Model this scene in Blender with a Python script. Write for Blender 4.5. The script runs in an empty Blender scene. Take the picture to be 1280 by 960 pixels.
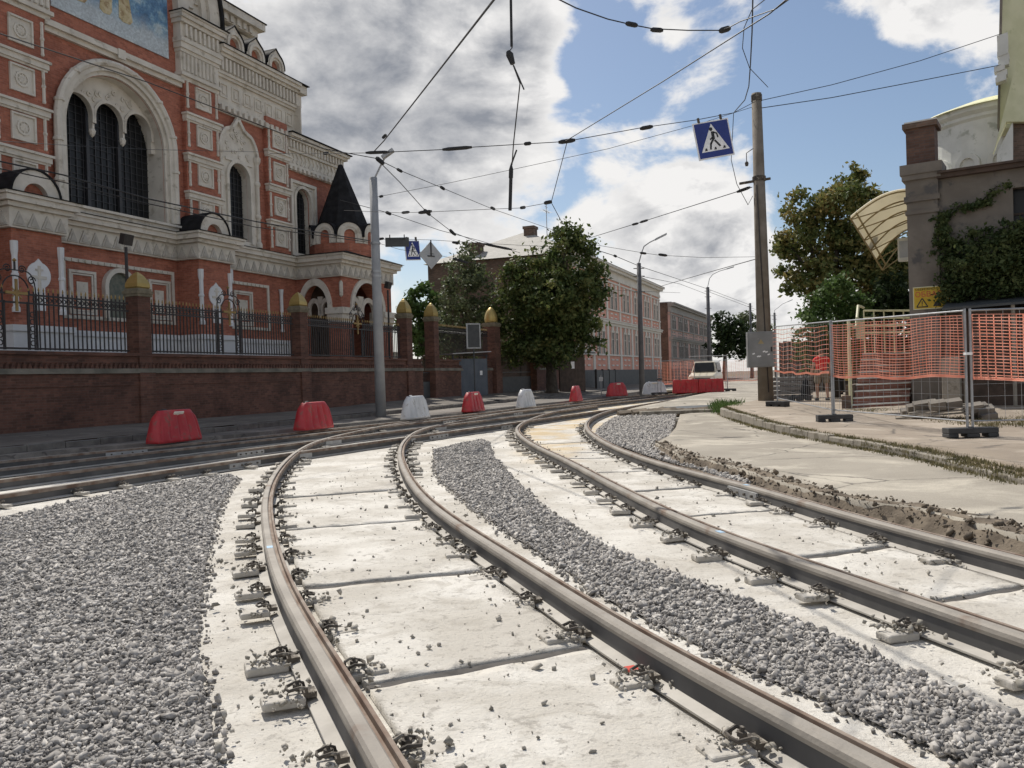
import bpy, math, random
import numpy as np
from mathutils import Vector, Matrix
from mathutils.geometry import delaunay_2d_cdt, tessellate_polygon
random.seed(7); rng=np.random.default_rng(7)
scene=bpy.context.scene; COL=scene.collection
R_=math.radians
# ---------------------------------------------------------------- camera model (used to survey the place)
F=1040.; H=1.38; PIT=R_(-.44); ROL=R_(1.75)
fw=np.array([0,math.cos(PIT),math.sin(PIT)]); r0=np.array([1.,0,0]); u0=np.array([0,-math.sin(PIT),math.cos(PIT)])
UP=u0*math.cos(ROL)+r0*math.sin(ROL); RT=r0*math.cos(ROL)-u0*math.sin(ROL); CAM=np.array([0,0,H])
def ray(px,py): return fw+RT*((px-640)/F)+UP*((480-py)/F)
def at(px,py,Y):
    d=ray(px,py); return CAM+d*(Y/d[1])
def G(px,py,z=0.):
    d=ray(px,py); return CAM+d*((z-H)/d[2])
FA0=np.array([-12,26.7,0.]); n_=math.hypot(.4,1); UX=np.array([.4,1,0])/n_; UN=np.array([-1,.4,0])/n_
STREET=math.atan2(UX[1],UX[0])
def SD(s,d,z=0.):            # street frame: s along the fence, d from the fence towards the camera
    p=FA0+UX*s-UN*d; return np.array([p[0],p[1],z])
def sd_of(p): q=np.array([p[0],p[1],0.])-FA0; return float(q@UX),float(-(q@UN))
def sm(a,b,x):
    t=min(1,max(0,(x-a)/(b-a))); return t*t*(3-2*t)
def road_z(x,y): return .04+.16*sm(32,52,y)*sm(3,11,x)
def walk_z(x,y): return .2+.09*sm(14,23,y)
# ---------------------------------------------------------------- object helpers
def tag(o,label=None,cat=None,group=None,kind=None):
    if label:o['label']=label
    if cat:o['category']=cat
    if group:o['group']=group
    if kind:o['kind']=kind
    return o
def thing(name,label,cat,loc=(0,0,0),rz=0,group=None):
    o=bpy.data.objects.new(name,None); COL.objects.link(o); o.location=[float(v) for v in loc]; o.rotation_euler=(0,0,rz)
    o.empty_display_size=.3
    return tag(o,label,cat,group)
def link(name,me,mat,parent=None):
    o=bpy.data.objects.new(name,me); COL.objects.link(o)
    if mat: me.materials.append(mat)
    if parent is not None:o.parent=parent
    return o
def copy_tree(o,parent=None):
    c=o.copy(); COL.objects.link(c)
    if parent is not None:
        c.parent=parent
    for ch in list(o.children): copy_tree(ch,c)
    return c
class MB:
    def __init__(s): s.v=[];s.f=[];s.marks=[]
    def mk(s): s.marks.append((len(s.v),len(s.f))); return s
    def add(s,vs,fs):
        n=len(s.v); s.v+= [tuple(float(c) for c in v) for v in vs]; s.f+=[tuple(i+n for i in f) for f in fs]; return s
    def box(s,x0,x1,y0,y1,z0,z1):
        return s.add([(x0,y0,z0),(x1,y0,z0),(x1,y1,z0),(x0,y1,z0),(x0,y0,z1),(x1,y0,z1),(x1,y1,z1),(x0,y1,z1)],
          [(0,3,2,1),(4,5,6,7),(0,1,5,4),(1,2,6,5),(2,3,7,6),(3,0,4,7)])
    def cb(s,s0,s1,o0,o1,z0,z1): return s.box(s0,s1,-o1,-o0,z0,z1)
    def obox(s,c,ax,ay,az):      # centre and half axis vectors
        c,ax,ay,az=[np.array(k,float) for k in (c,ax,ay,az)]
        P=[c+ax*i+ay*j+az*k for k in (-1,1) for (i,j) in ((-1,-1),(1,-1),(1,1),(-1,1))]
        return s.add(P,[(0,3,2,1),(4,5,6,7),(0,1,5,4),(1,2,6,5),(2,3,7,6),(3,0,4,7)])
    def bar(s,p0,p1,w,h,up=(0,0,1)):
        p0=np.array(p0,float);p1=np.array(p1,float);d=p1-p0;L=np.linalg.norm(d)
        if L<1e-6:return s
        d/=L; up=np.array(up,float)
        if abs(d@up)>.98: up=np.array([1.,0,0])
        x=np.cross(d,up);x/=np.linalg.norm(x);z=np.cross(x,d)
        return s.obox((p0+p1)/2,d*L/2,x*w/2,z*h/2)
    def tube(s,pts,r,n=6,cap=True):
        pts=[np.array(p,float) for p in pts]; m=len(pts); rs=r if hasattr(r,'__len__') else [r]*m
        vs=[];ref=None
        for i,p in enumerate(pts):
            a=pts[max(0,i-1)];b=pts[min(m-1,i+1)];d=b-a;L=np.linalg.norm(d);d=d/L if L>0 else np.array([0,0,1.])
            if ref is None: ref=np.array([0,0,1.]) if abs(d[2])<.9 else np.array([1.,0,0])
            x=np.cross(d,ref);x/=np.linalg.norm(x);y=np.cross(x,d);ref=y
            for k in range(n):
                t=2*math.pi*k/n; vs.append(p+(x*math.cos(t)+y*math.sin(t))*rs[i])
        fs=[(i*n+k,i*n+(k+1)%n,(i+1)*n+(k+1)%n,(i+1)*n+k) for i in range(m-1) for k in range(n)]
        if cap: fs+=[tuple(range(n))[::-1],tuple((m-1)*n+k for k in range(n))]
        return s.add(vs,fs)
    def lathe(s,prof,c=(0,0,0),n=16,a0=0,a1=2*math.pi,phase=0):
        full=abs(a1-a0-2*math.pi)<1e-6; m=n if full else n+1; vs=[]
        for (r,z) in prof:
            for k in range(m):
                t=a0+(a1-a0)*k/n+phase; vs.append((c[0]+r*math.cos(t),c[1]+r*math.sin(t),c[2]+z))
        fs=[]
        for i in range(len(prof)-1):
            for k in range(n):
                k2=(k+1)%m if full else k+1
                fs.append((i*m+k,i*m+k2,(i+1)*m+k2,(i+1)*m+k))
        if full:
            fs+=[tuple(range(m))[::-1],tuple((len(prof)-1)*m+k for k in range(m))]
        return s.add(vs,fs)
    def prism(s,poly,o0,o1,fr=None):      # poly in (s,z), extruded in o (outward = -y)
        fr=fr or (lambda a,o,z:(a,-o,z))
        n=len(poly); vs=[fr(a,o0,z) for a,z in poly]+[fr(a,o1,z) for a,z in poly]
        tri=tessellate_polygon([[Vector((a,z,0)) for a,z in poly]])
        fs=[tuple(t) for t in tri]+[tuple(i+n for i in t[::-1]) for t in tri]
        fs+=[(i,(i+1)%n,(i+1)%n+n,i+n) for i in range(n)]
        return s.add(vs,fs)
    def holes(s,outer,hs,o,depth,fr=None):     # wall face with openings + reveals going inward
        fr=fr or (lambda a,o,z:(a,-o,z))
        allp=[outer]+hs; flat=[p for h in allp for p in h]
        tri=tessellate_polygon([[Vector((a,z,0)) for a,z in h] for h in allp])
        s.add([fr(a,o,z) for a,z in flat],[tuple(t) for t in tri])
        for h in hs:
            n=len(h); s.add([fr(a,o,z) for a,z in h]+[fr(a,o-depth,z) for a,z in h],[(i,(i+1)%n,(i+1)%n+n,i+n) for i in range(n)])
        return s
    def arch(s,cx,zc,r1,r2,o0,o1,leg=None,n=20,fr=None,rz=1.,a0=0.,a1=180.):
        fr=fr or (lambda a,o,z:(a,-o,z))
        P=[]
        if leg is not None:P.append((cx+r1,leg,cx+r2,leg))
        for k in range(n+1):
            t=R_(a0+(a1-a0)*k/n);P.append((cx+r1*math.cos(t),zc+rz*r1*math.sin(t),cx+r2*math.cos(t),zc+rz*r2*math.sin(t)))
        if leg is not None:P.append((cx-r1,leg,cx-r2,leg))
        vs=[]
        for a,b,c,d in P: vs+=[fr(a,o0,b),fr(c,o0,d),fr(c,o1,d),fr(a,o1,b)]
        fs=[]
        for i in range(len(P)-1):
            for k in range(4): fs.append((i*4+k,i*4+(k+1)%4,i*4+4+(k+1)%4,i*4+4+k))
        m=4*(len(P)-1); fs+=[(0,1,2,3),(m+3,m+2,m+1,m)]
        return s.add(vs,fs)
    def build(s,name,mat,parent=None,smooth=False,bevel=0):
        if len(s.marks)>1:          # separate pieces become separate objects
            E=s.marks+[(len(s.v),len(s.f))]; o=None
            for (v0,f0),(v1,f1) in zip(E[:-1],E[1:]):
                if f1==f0: continue
                q=MB(); q.v=s.v[v0:v1]; q.f=[tuple(i-v0 for i in f) for f in s.f[f0:f1]]; o=q.build(name,mat,parent,smooth,bevel)
            return o
        me=bpy.data.meshes.new(name); me.from_pydata(s.v,[],s.f); me.update()
        if smooth: me.polygons.foreach_set('use_smooth',[True]*len(me.polygons))
        import bmesh
        bm=bmesh.new(); bm.from_mesh(me); bmesh.ops.recalc_face_normals(bm,faces=bm.faces); bm.to_mesh(me); bm.free()
        o=link(name,me,mat,parent)
        if bevel:
            b=o.modifiers.new('bevel','BEVEL'); b.width=bevel; b.segments=2; b.limit_method='ANGLE'
        return o
def np_mesh(name,V,Fq,mat,parent=None):
    me=bpy.data.meshes.new(name); nv=len(V); k=Fq.shape[1]; nf=len(Fq)
    me.vertices.add(nv); me.vertices.foreach_set('co',V.astype(np.float32).ravel())
    me.loops.add(nf*k); me.loops.foreach_set('vertex_index',Fq.astype(np.int32).ravel())
    me.polygons.add(nf); me.polygons.foreach_set('loop_start',np.arange(0,nf*k,k,dtype=np.int32))
    try: me.polygons.foreach_set('loop_total',np.full(nf,k,dtype=np.int32))
    except Exception: pass
    me.update(calc_edges=True); me.validate()
    return link(name,me,mat,parent)
# ---------------------------------------------------------------- materials
def nodes(m): 
    m.use_nodes=True; nt=m.node_tree; nt.nodes.clear(); return nt
class NT:
    def __init__(s,nt): s.nt=nt
    def n(s,t,**kw):
        d=s.nt.nodes.new(t)
        for k,v in kw.items():
            if k=='ins':
                for a,b in v.items():
                    if hasattr(b,'is_linked') or isinstance(b,bpy.types.NodeSocket): s.nt.links.new(b,d.inputs[a])
                    else: d.inputs[a].default_value=b
            else: setattr(d,k,v)
        return d
    def math(s,op,a,b=None,c=None,clamp=False):
        d=s.n('ShaderNodeMath',operation=op,use_clamp=clamp)
        for i,x in enumerate((a,b,c)):
            if x is None: continue
            if isinstance(x,bpy.types.NodeSocket): s.nt.links.new(x,d.inputs[i])
            else: d.inputs[i].default_value=x
        return d.outputs[0]
    def mix(s,f,a,b,mode='MIX'):
        d=s.n('ShaderNodeMix',data_type='RGBA',blend_type=mode)
        for i,x in ((0,f),(6,a),(7,b)):
            if isinstance(x,bpy.types.NodeSocket): s.nt.links.new(x,d.inputs[i])
            elif i==0: d.inputs[0].default_value=x
            else: d.inputs[i].default_value=(x[0],x[1],x[2],1)
        return d.outputs[2]
    def ramp(s,f,pts):
        d=s.n('ShaderNodeValToRGB'); s.nt.links.new(f,d.inputs[0]); e=d.color_ramp.elements
        while len(e)<len(pts): e.new(.5)
        for q,(p,c) in zip(e,pts): q.position=p; q.color=(c[0],c[1],c[2],1)
        return d.outputs[0]
    def noise(s,vec,scale,detail=4,rough=.55,out=0,dist=0.):
        d=s.n('ShaderNodeTexNoise',ins={'Scale':scale,'Detail':detail,'Roughness':rough,'Distortion':dist})
        if vec is not None:s.nt.links.new(vec,d.inputs['Vector'])
        return d.outputs[out]
    def sep(s,v): return s.n('ShaderNodeSeparateXYZ',ins={0:v}).outputs
    def comb(s,x,y,z): return s.n('ShaderNodeCombineXYZ',ins={0:x,1:y,2:z}).outputs[0]
    def mr(s,v,a,b,c=0.,d=1.,smooth=True):
        q=s.n('ShaderNodeMapRange',interpolation_type='SMOOTHSTEP' if smooth else 'LINEAR',ins={'Value':v,'From Min':a,'From Max':b,'To Min':c,'To Max':d}); return q.outputs[0]
def finish(T,col,rough=.7,metal=0.,bumph=None,bstr=.3,bdist=.02,spec=.5,trans=0.):
    p=T.n('ShaderNodeBsdfPrincipled',ins={'Roughness':rough,'Metallic':metal,'Specular IOR Level':spec})
    if isinstance(col,bpy.types.NodeSocket): T.nt.links.new(col,p.inputs['Base Color'])
    else: p.inputs['Base Color'].default_value=(col[0],col[1],col[2],1)
    if bumph is not None:
        b=T.n('ShaderNodeBump',ins={'Strength':bstr,'Distance':bdist,'Height':bumph}); T.nt.links.new(b.outputs[0],p.inputs['Normal'])
    out=T.n('ShaderNodeOutputMaterial'); sh=p.outputs[0]
    if trans:
        tr=T.n('ShaderNodeBsdfTranslucent'); 
        if isinstance(col,bpy.types.NodeSocket): T.nt.links.new(col,tr.inputs[0])
        else: tr.inputs[0].default_value=(col[0],col[1],col[2],1)
        mx=T.n('ShaderNodeMixShader',ins={0:trans}); T.nt.links.new(sh,mx.inputs[1]); T.nt.links.new(tr.outputs[0],mx.inputs[2]); sh=mx.outputs[0]
    T.nt.links.new(sh,out.inputs[0])
def mat(name,c1,c2=None,scale=3.,rough=.7,metal=0.,bump=0.,bscale=None,spots=None,trans=0.,spec=.5,detail=5):
    m=bpy.data.materials.new(name); T=NT(nodes(m)); tc=T.n('ShaderNodeTexCoord').outputs['Object']
    c2=c2 or tuple(min(1,x*1.25) for x in c1)
    f=T.mr(T.noise(tc,scale,detail),.32,.68)
    col=T.mix(f,c1,c2)
    if spots:
        col=T.mix(T.mr(T.noise(tc,spots[1],4,.6),spots[2],spots[2]+.12),col,spots[0])
    h=T.noise(tc,bscale or scale*6,4) if bump else None
    finish(T,col,rough,metal,h,bump,.02,spec,trans)
    return m
def brick(name,c1,c2,mortar,bw=.26,bh=.077,ms=.008,dirt=.25):
    m=bpy.data.materials.new(name); T=NT(nodes(m)); tc=T.n('ShaderNodeTexCoord').outputs['Object']; x,y,z=T.sep(tc)
    v=T.comb(T.math('ADD',x,y),z,0.)
    b=T.n('ShaderNodeTexBrick',ins={'Vector':v,'Color1':(*[k*.86 for k in c1],1),'Color2':(*[k*1.06 for k in c2],1),'Mortar':(*mortar,1),'Scale':1.,'Mortar Size':ms,'Brick Width':bw,'Row Height':bh,'Bias':0.,'Mortar Smooth':.3})
    f=T.mr(T.noise(tc,.9,5,.6),.35,.75,1.,1-dirt); g=T.mr(T.noise(tc,7,3),.3,.7,.88,1.08)
    k=T.math('MULTIPLY',f,g); col=T.mix(1.,b.outputs[0],T.comb(k,k,k),'MULTIPLY')
    finish(T,col,.85,0,T.math('SUBTRACT',1.,b.outputs[1]),.4,.006)
    return m
M={}
M['brick_church']=brick('church_red_brick',(.36,.12,.072),(.44,.158,.096),(.36,.175,.13),dirt=.25)
M['brick_fence']=brick('dark_fence_brick',(.125,.06,.041),(.185,.083,.056),(.15,.09,.068),dirt=.5)
M['brick_old']=brick('old_brown_brick',(.125,.085,.06),(.175,.11,.078),(.17,.14,.115),dirt=.45)
M['white']=mat('cream_plaster',(.56,.52,.45),(.67,.63,.555),1.5,.8,bump=.15,spots=((.44,.40,.33),2.5,.56))
M['whitestone']=mat('white_plinth_stone',(.68,.68,.68),(.78,.78,.78),1.2,.7)
M['blackroof']=mat('black_metal_roof',(.016,.016,.017),(.028,.028,.03),3,.9,spec=.12)
M['brick_step']=brick('red_stair_brick',(.26,.10,.07),(.33,.13,.09),(.3,.2,.16),dirt=.4)
M['glass']=mat('dark_window_glass',(.012,.013,.014),(.02,.021,.023),1,.3,spec=.25)
M['lattice']=mat('dark_window_lattice',(.03,.03,.033),None,3,.5)
M['iron']=mat('black_wrought_iron',(.018,.016,.017),(.03,.026,.026),5,.5)
M['gold']=mat('gilded_sheet',(.40,.29,.095),(.5,.37,.14),2,.42,.6)
M['goldpaint']=mat('dull_gold_paint',(.26,.175,.065),(.34,.235,.09),4,.6,.3)
M['asphalt']=None
def asphalt(name,a,b,dust,ds):
    m=bpy.data.materials.new(name); T=NT(nodes(m)); tc=T.n('ShaderNodeTexCoord').outputs['Object']
    col=T.mix(T.mr(T.noise(tc,.35,6,.62),.35,.65),a,b)
    col=T.mix(T.mr(T.noise(tc,.8,7,.66,0,.6),.48,.66),col,dust)
    g=T.mr(T.noise(tc,90,2),.2,.8,.82,1.15); col=T.mix(1.,col,T.comb(g,g,g),'MULTIPLY')
    vo=T.n('ShaderNodeTexVoronoi',feature='DISTANCE_TO_EDGE',ins={'Scale':.55,'Vector':T.mix(.25,tc,T.noise(tc,2.2,4,.6,1),'ADD')})
    cr=T.math('MULTIPLY',T.mr(vo.outputs[0],0.,.016,1.,0.),T.mr(T.noise(tc,.5,2),.42,.52)); col=T.mix(T.math('MULTIPLY',cr,.75),col,(.05,.045,.04))
    finish(T,col,.9,0,T.noise(tc,60,3),.35,.01)
    return m
M['asphalt_l']=asphalt('old_grey_asphalt',(.115,.1,.086),(.175,.157,.136),(.25,.222,.19),1)
M['asphalt_r']=asphalt('dusty_pale_asphalt',(.275,.245,.198),(.35,.315,.258),(.48,.435,.355),1)
M['walk_r']=asphalt('dusty_brown_pavement',(.24,.197,.15),(.315,.262,.205),(.4,.342,.275),1)
M['walk_l']=asphalt('dark_pavement_asphalt',(.105,.09,.074),(.155,.135,.113),(.2,.178,.15),1)
def concrete(name):
    m=bpy.data.materials.new(name); T=NT(nodes(m)); tc=T.n('ShaderNodeTexCoord').outputs['Object']; x,y,z=T.sep(tc)
    col=T.mix(T.mr(T.noise(tc,1.1,7,.6),.36,.66),(.53,.495,.435),(.71,.68,.62))
    col=T.mix(T.math('MULTIPLY',T.mr(T.noise(tc,2.3,8,.7,0,1.2),.52,.66),.55),col,(.40,.365,.31))
    col=T.mix(T.math('MULTIPLY',T.mr(T.noise(tc,11,6,.7),.55,.65),.6),col,(.31,.285,.25))
    col=T.mix(T.math('MULTIPLY',T.mr(T.noise(tc,38,4,.6),.6,.68),.55),col,(.25,.23,.2))
    sand=T.math('MULTIPLY',T.mr(y,13.5,17.5),T.math('MULTIPLY',T.mr(x,-.3,.5),T.mr(T.noise(tc,.9,4),.42,.6)))
    col=T.mix(T.math('MULTIPLY',sand,.8),col,(.56,.43,.25))
    h=T.math('ADD',T.noise(tc,4,9,.72),T.math('MULTIPLY',T.noise(tc,40,5,.7),.5))
    finish(T,col,.92,0,h,.7,.035,spec=.15)
    return m
M['concrete']=concrete('dusty_white_concrete')
M['gravelbase']=mat('gravel_bed',(.15,.142,.138),(.26,.25,.24),40,.95,bump=.9,bscale=45)
def stonemat(name,a,b,c):
    m=bpy.data.materials.new(name); T=NT(nodes(m)); tc=T.n('ShaderNodeTexCoord').outputs['Object']
    v=T.n('ShaderNodeTexVoronoi',ins={'Scale':26.,'Vector':tc}).outputs[1]; r,g,bb=T.sep(v)
    col=T.ramp(r,[(0,a),(.5,b),(1,c)])
    col=T.mix(T.math('MULTIPLY',T.mr(T.noise(tc,.8,5),.5,.7),.35),col,(.42,.39,.36))
    finish(T,col,.9,spec=.25); return m
M['stone']=stonemat('crushed_granite',(.19,.178,.165),(.345,.325,.302),(.56,.53,.49))
M['crumb']=mat('dark_mortar_crumbs',(.2,.185,.155),(.42,.39,.34),9,.95)
M['dirt']=mat('dug_earth',(.085,.066,.047),(.21,.17,.125),3.5,.97,bump=1.,bscale=16)
M['railtop']=mat('worn_rail_steel',(.24,.215,.185),(.32,.29,.25),2.2,.72,.1,bump=.2,bscale=30,spots=((.19,.135,.1),1.7,.57))
M['railrust']=mat('rusty_rail_groove',(.16,.10,.068),(.29,.24,.195),4,.8,.05)
M['railweb']=mat('rail_web_filler',(.075,.072,.07),(.12,.115,.11),2.5,.8)
M['railfoot']=mat('dusty_rail_foot',(.38,.355,.315),(.5,.47,.42),4,.85)
M['clip']=mat('rusted_dark_clip',(.05,.043,.037),(.13,.11,.088),9,.85,.1,spots=((.36,.33,.28),14,.56))
M['pad']=mat('grey_concrete_pad',(.40,.37,.32),(.56,.525,.47),6,.9,bump=.3)
M['plate']=mat('grey_joint_plate',(.3,.3,.3),(.4,.4,.39),5,.6,.3)
M['redmark']=mat('red_paint',(.5,.06,.04),None,3,.5)
M['bluemark']=mat('pale_blue_chalk',(.35,.48,.6),None,3,.8)
M['redplastic']=mat('red_plastic',(.40,.022,.03),(.5,.04,.045),2.5,.5,spots=((.30,.075,.06),5,.54),bump=.1)
M['whiteplastic']=mat('dirty_white_plastic',(.55,.56,.57),(.68,.69,.7),2,.45,spots=((.44,.425,.4),5,.57),bump=.1)
M['sticker']=mat('pale_sticker',(.7,.65,.55),None,3,.5)
M['galv']=mat('galvanised_steel',(.33,.34,.35),(.42,.43,.44),6,.45,.6)
M['darkgrey']=mat('dark_rubber',(.035,.035,.037),(.06,.06,.06),5,.8)
M['net']=mat('orange_plastic_net',(.84,.30,.20),(.9,.42,.31),3,.6,trans=.5)
M['kerb']=mat('kerb_stone',(.25,.225,.185),(.34,.31,.26),3,.9,bump=.6,spots=((.17,.15,.115),3,.5))
M['kerbdark']=mat('dark_kerb_stone',(.12,.11,.1),(.2,.185,.165),3,.9,bump=.4)
M['grass']=mat('dry_grass',(.105,.1,.045),(.24,.205,.105),4,.9,trans=.2)
M['pole']=mat('weathered_concrete_pole',(.16,.135,.105),(.23,.2,.165),2,.9,bump=.3)
M['poleg']=mat('grey_painted_pole',(.27,.28,.29),(.33,.34,.35),2,.6)
M['poledark']=mat('dark_concrete_pole',(.085,.085,.09),(.12,.12,.125),2,.8)
M['wire']=mat('black_cable',(.012,.012,.013),(.02,.02,.02),5,.6)
M['cab']=mat('grey_cabinet_paint',(.2,.205,.205),(.26,.265,.265),2,.55,spots=((.33,.32,.3),5,.6))
M['signblue']=mat('sign_blue',(.012,.03,.2),(.014,.035,.22),2,.4)
M['signwhite']=mat('sign_white',(.75,.75,.75),None,2,.4)
M['signgrey']=mat('sign_back_grey',(.36,.37,.38),(.42,.43,.44),3,.5,.3)
M['signblack']=mat('sign_black',(.015,.015,.015),None,2,.5)
M['signyellow']=mat('sign_yellow',(.55,.36,.02),(.6,.42,.04),3,.6)
M['pink']=mat('salmon_plaster',(.60,.29,.215),(.68,.36,.28),1.3,.85)
M['pinkpale']=mat('faded_pink_plaster',(.5,.33,.28),(.56,.39,.34),1.3,.85)
M['trim']=mat('pale_grey_stucco',(.60,.58,.52),(.68,.66,.6),1.5,.85)
M['roofpale']=mat('pale_sheet_roof',(.30,.285,.25),(.38,.36,.32),2,.75)
M['stucco']=mat('grey_stucco',(.15,.132,.11),(.22,.195,.165),1.2,.9,bump=.3,spots=((.1,.095,.09),2,.55))
M['whitewall']=mat('white_limewash',(.62,.62,.57),(.72,.72,.67),1.5,.8,spots=((.42,.43,.37),2,.57))
M['limegreen']=mat('pale_green_roof_paint',(.58,.58,.36),(.68,.67,.45),1.5,.6,spots=((.4,.43,.2),2,.6))
M['polycarb']=mat('cream_polycarbonate',(.74,.70,.58),(.8,.76,.64),1,.4,trans=.5)
M['creammetal']=mat('cream_painted_metal',(.6,.58,.36),(.66,.64,.42),3,.5)
M['rustframe']=mat('ochre_painted_steel',(.27,.2,.09),(.32,.25,.12),3,.6)
M['sheetblue']=mat('blue_grey_sheet_metal',(.10,.12,.145),(.13,.15,.175),2,.55,.2)
M['darkwood']=mat('dark_brown_boards',(.05,.035,.025),(.09,.06,.045),3,.8)
M['greydark']=mat('dark_grey_paint',(.045,.05,.052),(.065,.07,.072),3,.6)
M['beige']=mat('beige_car_paint',(.6,.54,.42),(.63,.57,.45),2,.3)
M['tyre']=mat('tyre_rubber',(.02,.02,.02),None,8,.9)
M['skin']=mat('skin',(.45,.26,.18),(.5,.3,.21),4,.6)
M['hair']=mat('brown_hair',(.2,.13,.09),None,8,.8)
M['shirtred']=mat('red_cotton',(.72,.03,.03),(.78,.045,.04),5,.9)
M['khaki']=mat('khaki_cotton',(.26,.215,.155),(.31,.26,.19),5,.9)
M['blackcloth']=mat('black_cloth',(.02,.02,.022),(.03,.03,.032),5,.9)
M['pinkcloth']=mat('pink_cotton',(.5,.24,.2),None,5,.9)
M['yellowbag']=mat('yellow_bag',(.65,.5,.12),None,5,.7)
M['bark']=mat('tree_bark',(.05,.04,.03),(.09,.075,.058),4,.95,bump=.6)
def leafmat(name,cols,sc=1.2):
    m=bpy.data.materials.new(name); T=NT(nodes(m)); tc=T.n('ShaderNodeTexCoord').outputs['Object']
    f=T.math('ADD',T.math('MULTIPLY',T.noise(tc,sc,3),.55),T.math('MULTIPLY',T.noise(tc,9,2),.45))
    col=T.ramp(T.mr(f,.34,.66),[(i/(len(cols)-1),c) for i,c in enumerate(cols)])
    finish(T,col,.6,spec=.25,trans=.32); return m
M['leaf']=leafmat('chestnut_leaves',[(.036,.06,.018),(.068,.1,.03),(.115,.145,.046),(.2,.185,.065)])
M['leafbrown']=leafmat('browning_leaves',[(.065,.095,.03),(.115,.145,.045),(.185,.185,.06),(.31,.235,.09)])
M['leafgreen']=leafmat('fresh_green_leaves',[(.04,.08,.022),(.075,.13,.036),(.12,.18,.055)])
M['leafpale']=leafmat('grey_green_leaves',[(.075,.095,.045),(.11,.135,.065),(.16,.185,.095)])
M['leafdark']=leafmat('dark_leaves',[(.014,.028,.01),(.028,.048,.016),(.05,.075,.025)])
M['ivy']=leafmat('ivy_leaves',[(.035,.06,.022),(.07,.1,.035),(.13,.155,.06)],2)
M['mosaic']=None
def mosaic():
    m=bpy.data.materials.new('blue_mosaic'); T=NT(nodes(m)); tc=T.n('ShaderNodeTexCoord').outputs['Object']; x,y,z=T.sep(tc)
    n=T.noise(T.comb(x,0.,T.math('MULTIPLY',z,1.)),1.1,6,.65)
    base=T.ramp(T.mr(n,.34,.66),[(0,(.05,.12,.22)),(.45,(.09,.2,.34)),(.75,(.2,.34,.45)),(1,(.42,.5,.53))])
    low=T.mr(T.math('ADD',z,T.math('MULTIPLY',n,1.6)),17.0,17.9,1.,0.)
    col=T.mix(T.math('MULTIPLY',low,.85),base,(.52,.56,.56))
    v=T.n('ShaderNodeTexVoronoi',ins={'Scale':14.,'Vector':tc}).outputs[1]; r,_,_=T.sep(v); k=T.mr(r,0,1,.8,1.15,False)
    finish(T,T.mix(1.,col,T.comb(k,k,k),'MULTIPLY'),.4); return m
M['mosaic']=mosaic()
# ---------------------------------------------------------------- sheets (ground surfaces)
def inside(P,poly):
    x=P[:,0];y=P[:,1];c=np.zeros(len(P),bool);q=np.array(poly)
    for i in range(len(q)):
        x1,y1=q[i-1];x2,y2=q[i]
        k=((y1>y)!=(y2>y))&(x<(x2-x1)*(y-y1)/(y2-y1+1e-12)+x1); c^=k
    return c
def sheet(name,poly,zf,sp,m,kind='structure',skirt=0.,jit=.35):
    poly=[(float(p[0]),float(p[1])) for p in poly]; q=np.array(poly)
    e=[]
    for i in range(len(poly)):          # subdivide the outline
        a=q[i];b=q[(i+1)%len(q)];k=max(1,int(np.linalg.norm(b-a)/max(sp,.15)/1.5)); k=min(k,60)
        e+=[tuple(a+(b-a)*j/k) for j in range(k)]
    (x0,y0),(x1,y1)=q.min(0),q.max(0)
    gx,gy=np.meshgrid(np.arange(x0,x1,sp),np.arange(y0,y1,sp)); P=np.stack([gx.ravel(),gy.ravel()],1)
    P=P+rng.uniform(-jit,jit,P.shape)*sp; P=P[inside(P,poly)]
    pts=[Vector(p) for p in e]+[Vector((float(a),float(b))) for a,b in P]
    n=len(e); r=delaunay_2d_cdt(pts,[],[list(range(n))],1,1e-5)
    vs=[(v.x,v.y,zf(v.x,v.y)) for v in r[0]]; fs=[tuple(f) for f in r[2]]
    me=bpy.data.meshes.new(name); me.from_pydata(vs,[],fs); me.update()
    import bmesh
    bm=bmesh.new(); bm.from_mesh(me)
    for f in bm.faces:
        if f.normal.z<0: f.normal_flip()
    if skirt:
        be=[ed for ed in bm.edges if ed.is_boundary]; ex=bmesh.ops.extrude_edge_only(bm,edges=be)
        for g in ex['geom']:
            if isinstance(g,bmesh.types.BMVert): g.co.z-=skirt
        bmesh.ops.recalc_face_normals(bm,faces=bm.faces)
    bm.to_mesh(me); bm.free()
    me.polygons.foreach_set('use_smooth',[True]*len(me.polygons))
    return tag(link(name,me,m),kind=kind)
def fbm(x,y,s=1.):      # cheap smooth value noise for geometry
    t=0
    for k,(a,b,c) in enumerate(((1.7,.9,1.),(3.1,-2.3,.5),(-5.3,4.7,.28),(9.1,7.7,.14))):
        t+=c*math.sin(a*x*s+b*y*s+k*1.3)*math.cos(b*x*s-a*y*s*.8+k*2.1)
    return t/1.9
# ================================================================ TRACKS
def spline(pts,step=.2,smooth=6):
    P=[np.array(p[:2],float) for p in pts]; P=[P[0]*2-P[1]]+P+[P[-1]*2-P[-2]]; out=[]
    for i in range(1,len(P)-2):
        for t in np.linspace(0,1,24,endpoint=False):
            a,b,c,d=P[i-1:i+3]; out.append(.5*((2*b)+(c-a)*t+(2*a-5*b+4*c-d)*t*t+(3*b-a-3*c+d)*t**3))
    out.append(P[-2]); out=np.array(out)
    def res(q,st):
        L=np.r_[0,np.cumsum(np.linalg.norm(np.diff(q,axis=0),axis=1))]; n=max(2,int(L[-1]/st)); u=np.linspace(0,L[-1],n)
        return np.stack([np.interp(u,L,q[:,0]),np.interp(u,L,q[:,1])],1)
    q=res(out,step)
    for _ in range(smooth*8): q[1:-1]=.25*q[:-2]+.5*q[1:-1]+.25*q[2:]
    return res(q,step)
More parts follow.
